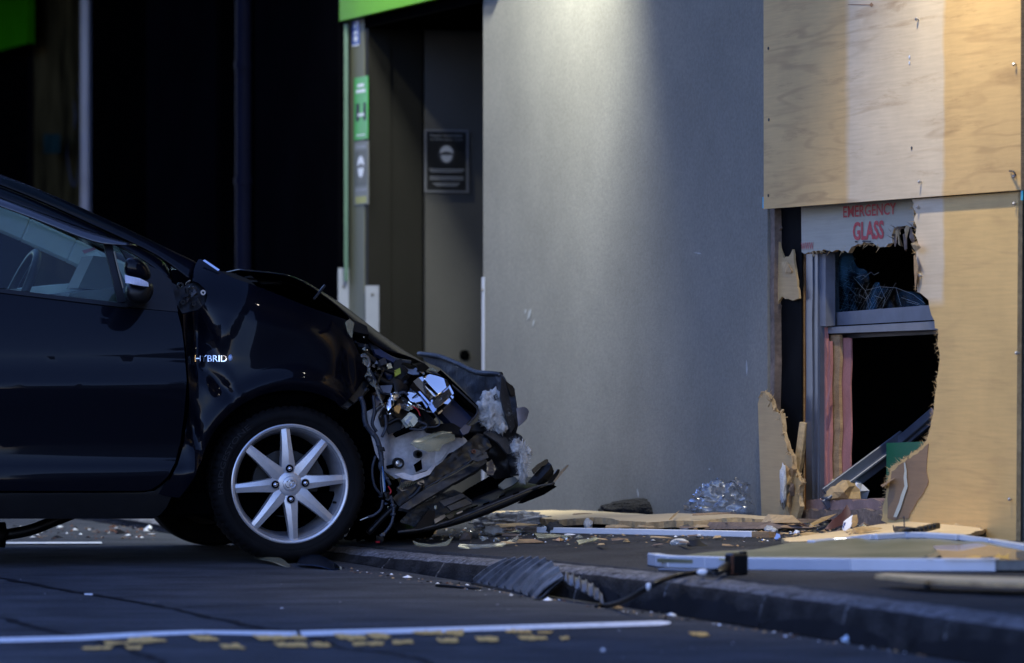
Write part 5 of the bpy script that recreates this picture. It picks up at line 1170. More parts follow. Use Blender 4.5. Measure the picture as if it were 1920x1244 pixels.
cslab('lamp_housing', [(736, 700), (760, 694), (776, 704), (772, 724), (756, 740), (740, 734)], .14, m_plast, car, .3, .4, .03, .02, 6)
# crash beam and its black frame
cslab('crash_beam', [(822, 768), (846, 742), (880, 776), (890, 786), (864, 810), (858, 806)], .16, m_navy, car, .25, .25, .05)
cslab('crash_beam_cover', [(846, 741), (850, 736), (896, 774), (866, 812), (862, 808), (890, 778)], .14, m_plast, car, .2, .5, .05)
cslab('crash_beam_cover', [(826, 694), (852, 718), (897, 762), (894, 776), (852, 740), (842, 722)], .15, m_matte, car, .2, .4, .05)
mb = MB(); mb.tube(catmull([cpt(790, 688, .17), cpt(826, 706, .14), cpt(856, 730, .12), cpt(880, 752, .12), cpt(896, 770, .13), cpt(884, 790, .12), cpt(862, 811, .12)], 5), .0045, 6); mb.build('grille_edge', m_dull, car, True)
cslab('crash_beam_tab', [(862, 806), (872, 796), (884, 800), (878, 812), (868, 816)], .10, m_navy, car, 0, .6, .01)
# bumper skin torn off and swung outwards
def ybump(px, py): return interp(px, [780, 830, 880, 930, 1000], [1.05, .80, .50, .25, .16])
bump = [(785, 663), (800, 664), (830, 670), (862, 682), (892, 696), (920, 699), (940, 701), (946, 708), (950, 716), (964, 728), (966, 745), (970, 770), (971, 800), (967, 812), (978, 818), (984, 832), (978, 846), (980, 870), (974, 892), (958, 894), (944, 886), (932, 866), (916, 838), (902, 818), (888, 800), (898, 786), (902, 770), (880, 744), (852, 714), (824, 690), (800, 680)]
def pbump(u, v):
    q = 1.0; y = ybump(u, v) + .02 * mnoise.noise(Vector((u * .02, v * .02, 4))) + .04 * max(0, (v - 800) / 90) + .010 * mnoise.noise(Vector((u * .06, v * .06, 1)))
    return cpt(u, v, y)
patch('bumper_cover', bump, pbump, m_dull, car, 8, .004, True, True, 1/500, .5)
mb = MB(); mb.tube(catmull([pbump(x, y) for x, y in ((786, 664), (812, 667), (830, 671), (862, 684), (892, 698), (920, 701), (940, 703))], 5), .011, 8); mb.build('bumper_lip', m_dull, car, True)
def yb(d): return lambda u, v: cpt(u, v, ybump(u, v) - d)
patch('bumper_inner', [(880, 800), (900, 790), (926, 806), (944, 830), (952, 862), (958, 893), (930, 900), (908, 884), (880, 840), (868, 818)], lambda u, v: cpt(u, v, .20 + (v - 800) * .0004 + .015 * mnoise.noise(Vector((u * .05, v * .05, 3)))), m_plast, car, 8, .008, True, True, 1/500, .5)
cslab('bumper_rib', [(940, 704), (948, 716), (958, 760), (966, 800), (958, 812), (948, 780), (938, 745)], .14, m_dull, car, .9, 0, .006, .02, 8)
cslab('bumper_rib', [(948, 716), (962, 724), (966, 742), (958, 742)], .13, m_plast, car, .3, .5, .01)
cslab('bumper_rib', [(925, 742), (931, 738), (936, 748), (930, 756)], .14, m_plast, car, .2, .4, .01)
cslab('bumper_shard', [(968, 766), (982, 763), (989, 766), (992, 772), (988, 786), (978, 796), (972, 800), (970, 782)], .12, m_lensy if False else M('grey_flap', (.10, .10, .12), .45, vary=.3), car, .5, .5, .003, .02, 6)
cslab('bumper_rib', [(906, 812), (922, 800), (950, 822), (962, 850), (952, 852), (934, 830)], .16, m_dull, car, .3, .6, .008, .02, 7)
f1 = lump('fibre_padding', cpt(926, 771, .16), (.052, .030, .070), m_foam, car, 1, .55, 2.6, 4, rot=CA); f2 = lump('fibre_padding', cpt(968, 838, .13), (.019, .02, .030), m_foamg, car, 2, .55, 3, 3); f3 = lump('fibre_padding', cpt(981, 870, .12), (.016, .018, .072), m_foam, car, 5, .6, 3, 4)
lump('fibre_padding', cpt(912, 744, .16), (.020, .015, .022), m_foam, car, 12, .7, 3, 3); lump('fibre_padding', cpt(990, 848, .12), (.014, .012, .018), m_foam, car, 15, .8, 3, 3); lump('fibre_padding', cpt(940, 800, .15), (.022, .018, .03), m_foam, car, 18, .7, 3, 3)
def hairs(c, s, n, mat, seed, nm='fibre_strands'):
    rr = random.Random(seed); mb = MB()
    for _ in range(n):
        d = Vector((rr.gauss(0, 1), rr.gauss(0, 1) - .8, rr.gauss(0, 1))).normalized(); p = Vector(c) + Vector((d.x * s[0], d.y * s[1], d.z * s[2])); e = p + (d + Vector((rr.gauss(0, .5), rr.gauss(0, .5), rr.gauss(0, .5)))).normalized() * rr.uniform(.008, .028)
        w = .0006; mb.add([p + Vector((w, 0, 0)), p - Vector((w, 0, 0)), e], [[0, 1, 2]]); mb.add([p + Vector((0, 0, w)), p - Vector((0, 0, w)), e], [[0, 1, 2]])
    o = mb.build(nm, mat, car); o['kind'] = 'stuff'
hairs(cpt(926, 771, .16), (.052, .03, .07), 1100, m_foam, 1); hairs(cpt(981, 868, .12), (.017, .018, .07), 700, m_foam, 2); hairs(cpt(970, 838, .13), (.02, .02, .03), 120, m_foam, 3)
# hanging lower frame members
def beam_px(name, a, b, wpx, y0, y1, mat, lip=None):
    pa, pb_ = cpt(*a, y0), cpt(*b, y1); mb = MB(); h = wpx / 490
    mb.beam(pa, pb_, .05, h, up=(-CS, CC, 0), b=.004)
    return mb
def chan(name, pts, y, mat, gx=0, gz=0, th=.03, bulge=0): return cslab(name, pts, y, mat, car, gx, gz, th, bulge, 7, .004)
chan('lower_crossmember', [(736, 934), (760, 912), (800, 888), (842, 856), (884, 822), (896, 812), (914, 818), (922, 838), (902, 852), (886, 862), (850, 884), (800, 912), (770, 934), (748, 950)], .13, m_plast, 0, .3, .04)
chan('lower_crossmember', [(748, 952), (790, 922), (850, 890), (886, 870), (908, 856), (914, 866), (890, 884), (850, 906), (806, 932), (766, 956)], .10, m_dull, 0, .9, .02, .012)
mb = MB(); mb.tube(catmull([cpt(796, 916, .09), cpt(840, 892, .09), cpt(874, 872, .085), (cpt(886, 862, .085)), cpt(905, 850, .085)], 5), .0035, 6); mb.build('crossmember_flange', m_dull, car, True)
chan('crossmember_plate', [(878, 845), (888, 842), (912, 848), (916, 858), (896, 866), (884, 862), (880, 852)], .085, m_dull, 0, .3, .006)
boss(888, 847, .008, .078, m_rust, m_rust, .008)
chan('reflection_patch', [(912, 868), (922, 862), (930, 880), (924, 892), (914, 890)], .12, M('reflection_blue', (.012, .016, .03), .3, vary=.3), 0, .5, .01)  # bluish plate, its colour stands in for a small reflection
mb = MB(); mb.tube(catmull([cpt(690, 1000, .12), cpt(735, 955, .12), cpt(775, 930, .10), cpt(790, 912, .10)], 6), .012, 8); mb.build('lower_hose', m_plast, car, True)
mb = MB(); P = catmull([cpt(790, 905, .10), cpt(786, 925, .10), cpt(778, 942, .10)], 8)
for a, b in zip(P[::2], P[1::2]): mb.tube([a, b], .009, 8)
mb.build('corrugated_hose', m_plast, car, True)
chan('radiator_fins', [(744, 914), (760, 902), (790, 898), (794, 904), (780, 912), (754, 922)], .12, m_steel, 0, .8, .02)
for k in range(9): x = 748 + k * 4.6; mb = MB(); mb.beam(cpt(x, 918 - k * 1.6, .105), cpt(x + 6, 905 - k * .8, .105), .004, .003); mb.build('fin', M('fin_brass', (.12, .11, .06), .5, metal=.4, vary=.2) if k == 0 else bpy.data.materials['fin_brass'], car)
chan('fin_end_cap', [(780, 901), (794, 899), (796, 906), (790, 910), (784, 908)], .10, m_connector if False else m_steel, 0, .6, .012)
chan('lower_tank', [(700, 946), (744, 920), (788, 912), (784, 932), (752, 950), (716, 962)], .16, m_matte, 0, .4, .06)
# undertray, crumpled
def ytray(u, v): return .16 + .030 * mnoise.noise(Vector((u * .030, v * .05, 7))) + .02 * mnoise.noise(Vector((u * .09, v * .11, 2))) - (v - 950) * .0012
tray = [(750, 978), (766, 960), (792, 944), (822, 928), (850, 918), (868, 926), (884, 938), (886, 944), (868, 952), (840, 962), (826, 974), (806, 990), (786, 992), (768, 984)]
patch('undertray', tray, lambda u, v: cpt(u, v, ytray(u, v)), M('undertray_felt', (.035, .034, .032), .85, vary=.4, vscale=20, bump=.4, bscale=60), car, 6, .004, True, True, 1/500, .5)
for (pts, y, mat, gx, gz) in [([(824, 940), (866, 926), (872, 932), (834, 950)], .07, m_dull, 0, .9), ([(838, 950), (872, 936), (886, 944), (846, 958)], .065, m_dull, .2, .6), ([(778, 990), (802, 958), (816, 958), (814, 992), (800, 994)], .06, m_plast, .2, .1), ([(814, 974), (834, 964), (836, 970), (816, 982)], .06, m_steel, 0, .8), ([(836, 968), (848, 962), (852, 968), (842, 974)], .055, m_plast, 0, .4)]:
    cslab('undertray_bracket', pts, y, mat, car, gx, gz, .01)
mb = MB(); mb.tube([cpt(816.5, 955, .06), cpt(817, 948, .06)], [.006, .005], 8); mb.build('clip_stud', m_lensy, car)
# splitter (lower lip)
def ysp(t): return .04 + .10 * t
sl_t = [(744, 992), (790, 984), (840, 968), (880, 950), (920, 932), (960, 916), (1000, 905), (1030, 900)]
sl_m = [(746, 997), (792, 991), (842, 977), (884, 961), (926, 944), (966, 928), (1006, 912), (1040, 906)]
sl_b = [(748, 1003), (794, 999), (846, 988), (890, 974), (932, 958), (972, 941), (1010, 922), (1042, 911)]
rowsS = [[cpt(p[0], p[1], y0 + .03 * i / 7) for i, p in enumerate(L)] for L, y0 in ((sl_t, .16), (sl_m, .055), (sl_b, .075))]
rowsS.insert(0, [v + Vector((-CS, CC, 0)) * .18 + Vector((0, 0, .01)) for v in rowsS[0]])
grid('splitter', rowsS, m_plast, car, .004, 1)
mb = MB(); mb.tube(catmull([cpt(p[0], p[1] + 1, .052 + .03 * i / 7) for i, p in enumerate(sl_m)], 4), .005, 6); mb.build('splitter_bead', m_dull, car, True)
for x, y in ((856, 962), (884, 951), (906, 945), (936, 931), (962, 926)): cslab('splitter_slot', [(x, y), (x + 11, y - 4.5), (x + 12, y - 2), (x + 1, y + 2.5)], .045, m_steel if x == 856 else m_matte, car, 0, .4, .004)
rowsE = [[cpt(x, y, d) for x, y in ((990, 905), (1004, 888), (1018, 874), (1028, 866))] for d in (.10,)] + [[cpt(x, y, d) for x, y in ((1004, 908), (1016, 896), (1030, 880), (1034, 872))] for d in (.07,)] + [[cpt(x, y, d) for x, y in ((1014, 910), (1028, 902), (1036, 892), (1038, 884))] for d in (.10,)]
grid('splitter_end', rowsE, m_plast, car, .004, 0, False)
cslab('splitter_end', [(998, 880), (1006, 872), (1024, 861), (1028, 862), (1028, 870), (1014, 876), (1002, 888)], .09, m_plast, car, 0, .4, .012)
cslab('splitter_end', [(1028, 905), (1046, 880), (1050, 881), (1048, 888), (1034, 908)], .09, m_plast, car, .3, .2, .006); cslab('splitter_shard', [(1036, 900), (1052, 882), (1065, 871), (1066, 874), (1058, 884), (1040, 905)], .10, M('tan_underside', (.20, .16, .11), .6, vary=.2), car, .3, .2, .003)
cslab('splitter_blade', [(1000, 920), (1036, 908), (1044, 913), (1020, 928), (980, 944), (970, 944)], .08, m_matte, car, 0, .2, .006)
cslab('foam_block', [(934, 910), (948, 898), (966, 894), (972, 902), (958, 912), (944, 918)], .18, m_connector if False else M('foam_cream', (.12, .12, .10), .8, vary=.2), car, 0, .6, .02, .01)
cslab('lower_duct', [(830, 950), (880, 915), (940, 880), (960, 892), (980, 906), (930, 930), (870, 950)], .30, m_matte, car, 0, .2, .03)
chan('subframe_shadow_slab', [(684, 880), (720, 890), (770, 930), (836, 972), (800, 1000), (740, 1004), (692, 1002), (672, 960)], .42, m_matte, 0, .1, .25)  # matte black slab added as the dark shadow in the gap under the nose
chan('strut_housing', [(560, 735), (716, 735), (724, 800), (712, 905), (600, 905)], .34, m_matte, 0, .1, .2)
# hanging wiring loom
W = [([(676, 744), (682, 762), (684, 790), (694, 808), (706, 822), (714, 850), (716, 880)], .0095, m_wire, .03), ([(715, 862), (712, 876), (722, 892), (732, 910)], .0065, m_wire, .03), ([(716, 870), (718, 900), (720, 925)], .003, m_wirewht, .025), ([(717, 875), (721, 905), (722, 922)], .0025, m_wireblu, .02), ([(715, 880), (714, 905), (717, 930)], .003, m_wire, .02),
     ([(732, 930), (738, 955), (734, 982), (720, 1002)], .0062, m_wire, .02), ([(718, 938), (714, 955), (702, 966), (690, 970)], .0055, m_wire, .02), ([(690, 970), (682, 973), (675, 976)], .0018, m_wirewht, .02), ([(728, 912), (733, 922), (727, 930)], .0028, m_wirered, .02), ([(700, 742), (702, 770), (698, 795), (706, 810)], .0065, m_wire, .06), ([(722, 778), (724, 800), (716, 820)], .006, m_wire, .06),
     ([(784, 790), (800, 798), (790, 806), (768, 804)], .0045, m_wire, .05), ([(808, 768), (824, 790), (818, 800), (790, 802)], .003, m_wire, .06), ([(772, 762), (782, 768), (788, 780)], .0025, m_wirered, .04), ([(704, 855), (698, 880), (702, 910), (716, 930)], .005, m_wire, .07), ([(720, 760), (706, 772), (700, 790)], .004, m_plast, .07)]
for pts, r_, mat, y in W: mb = MB(); mb.tube(catmull([cpt(x, yy, y) for x, yy in pts], 6), r_, 8); mb.build('wire', mat, car, True)
for k in range(9): mb = MB(); a = [(683, 775), (687, 798), (700, 815), (710, 835), (714, 850), (716, 862), (725, 897), (736, 948), (737, 965)][k]; c = cpt(a[0], a[1], .03 if k < 7 else .02); lump('loom_clip', c, (.012, .012, .008), m_wire, car, k, .3, 2, 1)
for (x, y, s, mat) in [(722, 929, .020, m_plast), (714, 933, .012, m_plast), (728, 935, .012, m_dull), (716, 842, .014, m_plast), (712, 1010, .016, m_plast), (717, 1003, .013, m_dull), (724, 945, .008, m_wire), (727, 952, .007, m_lensy), (708, 1016, .010, m_wirered)]:
    rr = random.Random(int(x * y)); c = cpt(x, y, .018); mb = MB(); mb.hull([c + Vector((rr.uniform(-s, s), rr.uniform(-s, s) * .7, rr.uniform(-s, s) * .8)) for _ in range(10)]); mb.build('plug', mat, car)

# ================================================================== DEBRIS
def ground_sheet(name, px, h, th, mat, label, cat, group=None, kind=None, back=None, jagn=None, wav=0.0, seed=0, cell=None, parent=None, hf=None):
    """sheet lying on the footpath, outline from its foot points"""
    pts = [gnd(x, y, h if hf is None else hf(x, y)) for x, y in px]
    pl = [(p.x, p.y) for p in pts]
    if jagn: pl = jag(pl, jagn[0], jagn[1], jagn[2], jagn[3], seed)
    # best plane through the heights by inverse distance
    def z(u, v):
        if hf is None: return pavXY(u, v) + h + wav * mnoise.noise(Vector((u * 5, v * 3, seed)))
        ws = zs = 0
        for p in pts:
            w = 1 / ((p.x-u)**2 + (p.y-v)**2 + 1e-4); ws += w; zs += w * p.z
        return zs / ws + wav * mnoise.noise(Vector((u * 5, v * 3, seed)))
    o = patch(name, pl, lambda u, v: (u, v, z(u, v)), mat, parent, cell, th, False, False, back=back)
    if label: tag(o, label, cat, group, kind)
    return o
# long torn plywood plank against the wall foot
ground_sheet('broken_plank', [(908, 975), (925, 962), (1002, 958), (1012, 956.5), (1080, 959), (1190, 961), (1300, 963), (1400, 966), (1474, 968), (1478, 971), (1440, 972), (1380, 972), (1300, 977), (1190, 976), (1100, 974), (1000, 971), (930, 970)], .035, .026, m_ply4, 'long torn plywood plank lying along the foot of the grey wall', 'plank', 'loose plywood on the footpath', back=m_woodl, jagn=(8, 17, .03, .012), wav=.012, seed=4, cell=.15)
rnd = random.Random(21)
def pile_splinter(x0, y0, x1, y1, h, w, mat, label, cat='wood splinter', grp='splinters on the footpath'):
    a, b = gnd(x0, y0, h), gnd(x1, y1, h + rnd.uniform(-.004, .012)); mb = MB(); d = (b - a); n = Vector((-d.y, d.x, 0)).normalized() * w; u = Vector((0, 0, w * .6))
    mb.hull([a + n*.6 - u*.5, a - n*.8 - u*.5, a + u, a + d*.5 + n + u, a + d*.5 - n - u*.3, a + d*.8 + n*.7, b, b + n*.3 - u*.3]); o = mb.build('wood_splinter', mat); tag(o, label, cat, grp); return o
pile_splinter(1440, 984, 1560, 974, .02, .020, m_woodd, 'long grey brown splinter pointing to the hole beneath the plywood remnant')
pile_splinter(1330, 988, 1530, 990, .01, .030, m_woodd, 'weathered dark timber strip in front of the narrow plywood remnant')
pile_splinter(1440, 975, 1500, 980, .03, .035, m_woodl, 'pale raw wood chunk at the foot of the narrow plywood remnant')
pile_splinter(930, 988, 1010, 984, .012, .018, m_woodl, 'tan wood strip behind the grey fibre roll')
pile_splinter(1145, 988, 1185, 989, .012, .014, m_woodl, 'short tan stick in front of the long torn plank')
pile_splinter(1300, 966, 1380, 962, .05, .010, m_wood, 'thin brown splinter on top of the long torn plank by the clear film')
pile_splinter(1255, 975, 1275, 957, .05, .004, m_woodl, 'hair thin splinter sticking up from the long torn plank')
pile_splinter(1075, 965, 1110, 963, .05, .006, m_wood, 'small brown splinter on the left half of the long torn plank')
pile_splinter(905, 1001, 960, 1001, .006, .008, m_woodl, 'short pale stick in front of the white fibre lump')
pile_splinter(970, 1016, 1020, 1017, .006, .018, m_wood, 'orange brown torn wood piece beside the clear curved strip')
pile_splinter(1350, 1001, 1400, 1002, .006, .012, m_wood, 'wood chip by the end of the white strip')
pile_splinter(1500, 1006, 1540, 1000, .022, .016, m_woodl, 'torn wood fibre on the near edge of the plywood slab')
pile_splinter(1520, 985, 1570, 963, .03, .010, m_woodl, 'pale splinter behind the maroon shard')
for i in range(34):
    x = rnd.uniform(930, 1480); y = rnd.choice([rnd.uniform(978, 992), rnd.uniform(1003, 1024)]); l = rnd.uniform(10, 46); 
    mt = rnd.choice([m_woodl, m_woodl, m_wood, m_woodd]); w_ = rnd.uniform(.004, .013)
    lab = '%s %s %s %s' % ('long' if l > 32 else 'short' if l < 20 else 'middling', 'thin' if w_ < .008 else 'stout', {'raw_splinter_wood': 'pale', 'split_timber': 'brown', 'old_weathered_timber': 'dark weathered'}[mt.name], 'wood splinter') + ' ' + (('behind ' if y < 995 else 'in front of ') + ('the grey fibre roll' if x < 1010 else 'the left half of the white strip' if x < 1200 else 'the right half of the white strip' if x < 1400 else 'the narrow plywood remnant'))
    pile_splinter(x, y, x + l, y + rnd.uniform(-3, 4), rnd.uniform(.005, .016), w_, mt, lab, 'wood splinter', 'loose wood splinters')
# white painted strip
wsx = thing('painted_strip', gnd(1230, 997), 'long narrow white painted timber strip lying parallel to the plank', 'timber strip')
mb = MB(); mb.beam(gnd(1012, 994, .012), gnd(1415, 1002, .012), .03, .022, b=.002); mb.build('strip', m_white2, wsx)
mb = MB(); mb.beam(gnd(990, 993, .012), gnd(1011.5, 994, .012), .029, .021); mb.build('dark_end', m_woodd, wsx); mb = MB(); mb.beam(gnd(1415.5, 1002, .012), gnd(1448, 1003, .012), .029, .021); mb.build('raw_end', m_wood, wsx)
# soil heap, film, fibre
b = gnd(1205, 966, 0); o = lump('soil_heap', b + Vector((0, .05, .012)), (.185, .10, .056), m_dirt, None, 5, .09, 4.5, 5); tag(o, 'dark heap of soil against the grey wall behind the plank', 'soil heap')
rr = random.Random(8)
g = gnd(1372, 968)
bm = bmesh.new(); bmesh.ops.create_icosphere(bm, subdivisions=5, radius=1)
for v in bm.verts:
    d = v.co.normalized(); q = d * 1.6 + Vector((3, 1, 7))
    k = 1 + .55 * mnoise.noise(q * 1.2) + .30 * (abs(mnoise.noise(q * 2.6)) - .25) + .30 * (abs(mnoise.noise(q * 4.5)) - .2) + .16 * (abs(mnoise.noise(q * 9)) - .2)
    tap = 1 - .35 * max(0, d.x) 
    v.co = Vector((d.x * .142 * k - d.y * .02, d.y * .05 * k, max(-.012, d.z * .108 * k * tap)))
bm.verts.index_update()
g = shop(shopT(1368, .075), g.z, .075)
o = mk('clear_film', [g + Vector((0, 0, .040)) + v.co for v in bm.verts], [[v.index for v in f.verts] for f in bm.faces], m_film, None, True); bm.free()
tag(o, 'crumpled clear plastic film standing against the grey wall by the plywood remnant', 'plastic film')
o = lump('fibre_roll', (gnd(895, 992) + gnd(1028, 990)) / 2 + Vector((0, .05, .024)), (.148, .06, .036), m_foamg, None, 14, .45, 3.0, 5); tag(o, 'grey flattened roll of fibre matting left of the white strip', 'fibre mat')
b = gnd(1040, 990, .02); o = lump('dark_fibre', b, (.033, .035, .024), M('dark_fibre', (.03, .03, .03), .95, vary=.4, vscale=25, bump=.8, bscale=100), None, 6, .4); tag(o, 'dark fibre lump at the right end of the grey fibre roll', 'fibre')
o = lump('white_fibre_lump', gnd(925, 996, .018), (.042, .03, .022), m_foam, None, 8, .5, 2.5, 3); tag(o, 'white fibre lump in front of the grey fibre roll', 'fibre')
def scrap(name, px, py, s, mat, label, cat, seed, h=0.0, sub=2, rough=.5, grp=None):
    g = gnd(px, py, 0); o = lump(name, g + Vector((0, 0, s[2] * .72 + h)), s, mat, None, seed, rough, 2.0, sub, False); return tag(o, label, cat, grp)
scrap('white_scrap', 1103, 991, (.018, .018, .022), m_foam, 'small pale pointed scrap behind the white strip', 'scrap', 3)
scrap('white_scrap', 1273, 1022, (.030, .022, .014), m_foam, 'white crumpled scrap beside the black plastic shard on the footpath', 'scrap', 4)
scrap('white_scrap', 1324, 985, (.014, .014, .016), m_paper, 'white knob of paper at the right end of the torn plank', 'scrap', 6)
scrap('grey_scrap', 1445, 1000, (.026, .02, .016), m_foamg, 'grey fluffy scrap near the raw end of the white strip', 'scrap', 7)
scrap('white_scrap', 1494, 1003, (.012, .012, .010), m_paper, 'tiny white crumb at the left tip of the plywood slab', 'scrap', 9)
scrap('rust_scrap', 1247, 992, (.012, .012, .014), m_rust, 'small rust brown chip behind the white strip', 'scrap', 10)
scrap('rust_scrap', 1370, 991, (.012, .012, .012), m_rust, 'rust brown chip by the dark timber strip', 'scrap', 11)
scrap('grey_scrap', 1292, 994, (.035, .02, .012), m_steel, 'grey flat crumpled foil behind the white strip', 'scrap', 12)
# loose plywood slab at the right with the bracket on it
sl = [(1465, 1011), (1520, 1003), (1590, 993), (1650, 984), (1720, 976), (1790, 966), (1795, 974), (1800, 982), (1848, 991), (1820, 1000), (1800, 1003), (1740, 1008), (1560, 1014), (1480, 1015)]
ground_sheet('plywood_slab', sl, .035, .014, m_ply4, 'torn plywood slab lying flat in front of the hole', 'plywood slab', 'loose plywood on the footpath', back=m_woodl, jagn=(5, 14, .04, .016), wav=.004, seed=2, cell=.2)
for i in range(16):
    x, y = [(1793, 970), (1840, 990), (1800, 980), (1600, 1003)][i % 4]; x += rr.uniform(-14, 12); y += rr.uniform(-4, 6); a = gnd(x, y, .04); d = Vector((rr.uniform(.2, 1), rr.uniform(-.5, .8), rr.uniform(-.05, .4))).normalized() * rr.uniform(.03, .07); n = Vector((-d.y, d.x, 0)).normalized() * .006
    mb = MB(); mb.hull([a + n, a - n, a + Vector((0, 0, .006)), a + d]); tag(mb.build('wood_splinter', m_woodl), ['pale splinter at the far corner of the flat plywood slab', 'pale splinter at the right tip of the flat plywood slab', 'pale splinter on the right edge of the flat plywood slab', 'pale splinter in the middle of the flat plywood slab'][i % 4], 'wood splinter', 'splinters on the plywood slab')
bk = thing('black_bracket', gnd(1720, 996, .04), 'broken black plastic bracket lying on the plywood slab', 'bracket')
mb = MB(); mb.beam(gnd(1684, 993, .055), gnd(1714, 996, .058), .03, .022, b=.003); mb.hull([gnd(1682, 996, .05), gnd(1688, 990, .07), gnd(1700, 990, .085), gnd(1712, 996, .06), gnd(1706, 1000, .048), gnd(1690, 999, .045)]); mb.build('body', m_plast, bk)
mb = MB(); mb.beam(gnd(1712, 997, .052), gnd(1758, 986, .058), .022, .02, b=.003); mb.build('arm', m_plast, bk)
for k in range(5): x = 1720 + k * 8; mb = MB(); mb.box(gnd(x, 994.5 - k * 2, .066), (.01, .02, .014), None, .002); mb.build('tooth', m_plast, bk)
mb = MB(); mb.tube([gnd(1696, 994, .07), gnd(1696, 994, .07) + Vector((-.002, 0, .045))], .0022, 6); mb.build('pin', m_ink, bk); mb = MB(); mb.tube([gnd(1676, 996, .04), gnd(1676, 996, .04) + Vector((-.002, 0, .02))], .002, 6); mb.build('pin', m_ink, bk)
pile_splinter(1600, 997, 1655, 990, .045, .020, m_woodl, 'torn veneer strip on top of the plywood slab', 'wood splinter', 'splinters on the plywood slab')
# shards by the sill
def upright_shard(name, pts, lean, mat, label, cat, th=.006, bulge=.0):
    base = gnd(sum(p[0] for p in pts)/len(pts), max(p[1] for p in pts)); D0 = base.y; ym = max(p[1] for p in pts)
    return tag(patch(name, pts, lambda u, v: at(u, v, D0 + (ym - v) / 480 * lean + bulge * math.sin(u * .08)), mat, None, 8 if bulge else None, th, True, bool(bulge), 1/500, .3), label, cat)
upright_shard('maroon_shard', [(1546, 992), (1560, 976), (1578, 962), (1588, 946), (1596, 960), (1592, 978), (1576, 986), (1556, 994)], .5, m_maroon, 'maroon curved shard standing left of the blue white can', 'shard', .005, .02)
upright_shard('black_shard', [(1538, 975), (1550, 958), (1549, 937), (1566, 939), (1568, 960), (1556, 976)], .3, m_plast, 'black plastic upright shard on the sill at the bottom of the hole', 'shard', .008, .01)
upright_shard('black_shard', [(1508, 976), (1512, 950), (1526, 952), (1526, 970), (1534, 976)], .3, m_plast, 'lower black plastic shard beside the grey channel foot', 'shard', .008, .01)
cn = thing('crushed_carton', gnd(1590, 995, .03), 'crushed white and blue carton lying on the plywood slab', 'carton')
a = gnd(1590, 995, .04); mb = MB(); mb.hull([at(x, y, a.y + d) for x, y, d in ((1579, 993, 0), (1582, 978, 0), (1598, 966, .03), (1603, 968, .02), (1594, 990, -.01), (1584, 996, -.02), (1600, 985, .06))]); mb.build('side', m_paper, cn)
mb = MB(); mb.hull([at(x, y, a.y + d) for x, y, d in ((1598, 967, .01), (1607, 965, .02), (1609, 978, .02), (1606, 986, .01), (1598, 990, 0), (1596, 984, .0))]); mb.build('torn_end', m_woodl, cn)
mb = MB(); mb.hull([at(x, y, a.y - .012 + d) for x, y, d in ((1580, 990, 0), (1583, 980, 0), (1586, 980, .004), (1583, 992, .004))]); mb.build('blue_stripe', m_blue, cn)
upright_shard('white_paper_scrap', [(1685, 970), (1692, 958), (1701, 946), (1708, 952), (1710, 966), (1706, 972), (1690, 972)], .4, m_paper, 'white paper scrap leaning on the torn foot of the lower plywood sheet', 'paper', .01, .012)
upright_shard('black_plastic_shard', [(1288, 1022), (1292, 1012), (1300, 1014), (1310, 1010), (1316, 1018), (1328, 1024), (1300, 1025)], 1.2, m_plast, 'black plastic shard beside the white scrap on the footpath', 'shard', .004, .01)
upright_shard('foil_scrap', [(1452, 1010), (1456, 1000), (1462, 1002), (1464, 1012), (1456, 1014)], .6, m_chrome2, 'shiny foil scrap left of the plywood slab', 'scrap', .002, .01)
upright_shard('white_trim_scrap', [(1515, 1016), (1530, 1018), (1545, 1017), (1560, 1013), (1562, 1016), (1548, 1020), (1528, 1021), (1517, 1019)], 2.0, m_paper, 'curled white trim scrap at the near edge of the plywood slab', 'scrap', .004, .02)
# fallen poster frame
pf = thing('fallen_sign', gnd(1650, 1045, .02), 'fallen poster panel in a white aluminium frame lying on the footpath', 'sign panel')
ol = [(1232, 1048), (1400, 1032), (1540, 1017), (1640, 1007), (1700, 1003), (1800, 1008), (1920, 1026), (2060, 1048), (2060, 1053), (1870, 1052.5), (1600, 1052), (1400, 1051), (1290, 1049.5)]
def hpf(x, y): return .030 + (.018 if 1600 < x < 1850 and y < 1015 else 0)
ground_sheet('poster', ol, .03, .012, m_poster, None, None, cell=.12, hf=hpf, parent=pf)
W3 = [gnd(x, y, hpf(x, y) + .0) for x, y in ol]
def rail(pts, w, h, mat, name='frame_rail'):
    mb = MB()
    for a, b in zip(pts, pts[1:]): mb.beam(a, b + (b - a).normalized() * .003, w, h, b=.003)
    return mb.build(name, mat, pf)
m_rail = M('frame_rail_white', (.50, .53, .60), .3, metal=.15, vary=.06)
near = [gnd(x, y) + Vector((0, 0, .020)) for x, y in ((1225, 1060), (1240, 1063), (1262, 1065), (1330, 1067), (1400, 1069), (1600, 1071), (1870, 1072))]
rail(near, .04, .040, m_rail); rail([gnd(1870.5, 1072) + Vector((0, 0, .02)), gnd(2060, 1073) + Vector((0, 0, .02))], .04, .034, M('frame_rail_dull', (.10, .10, .09), .5, vary=.4, vscale=12), 'frame_corner')
rail([gnd(x, y, hpf(x, y) - .012) for x, y in ((1234, 1050), (1300, 1043), (1400, 1032))], .008, .008, m_alu)
rail([gnd(x, y, hpf(x, y) + .006) for x, y in ((1520, 1019), (1560, 1015), (1586, 1014), (1600, 1012), (1640, 1007), (1700, 1003.5), (1740, 1004), (1800, 1008), (1860, 1016), (1920, 1026), (2060, 1048))], .035, .02, m_rail)
rail([gnd(1240, 1068, .004), gnd(1290, 1070, .004), gnd(1345, 1071, .004)], .03, .008, m_alu, 'backing_strip')
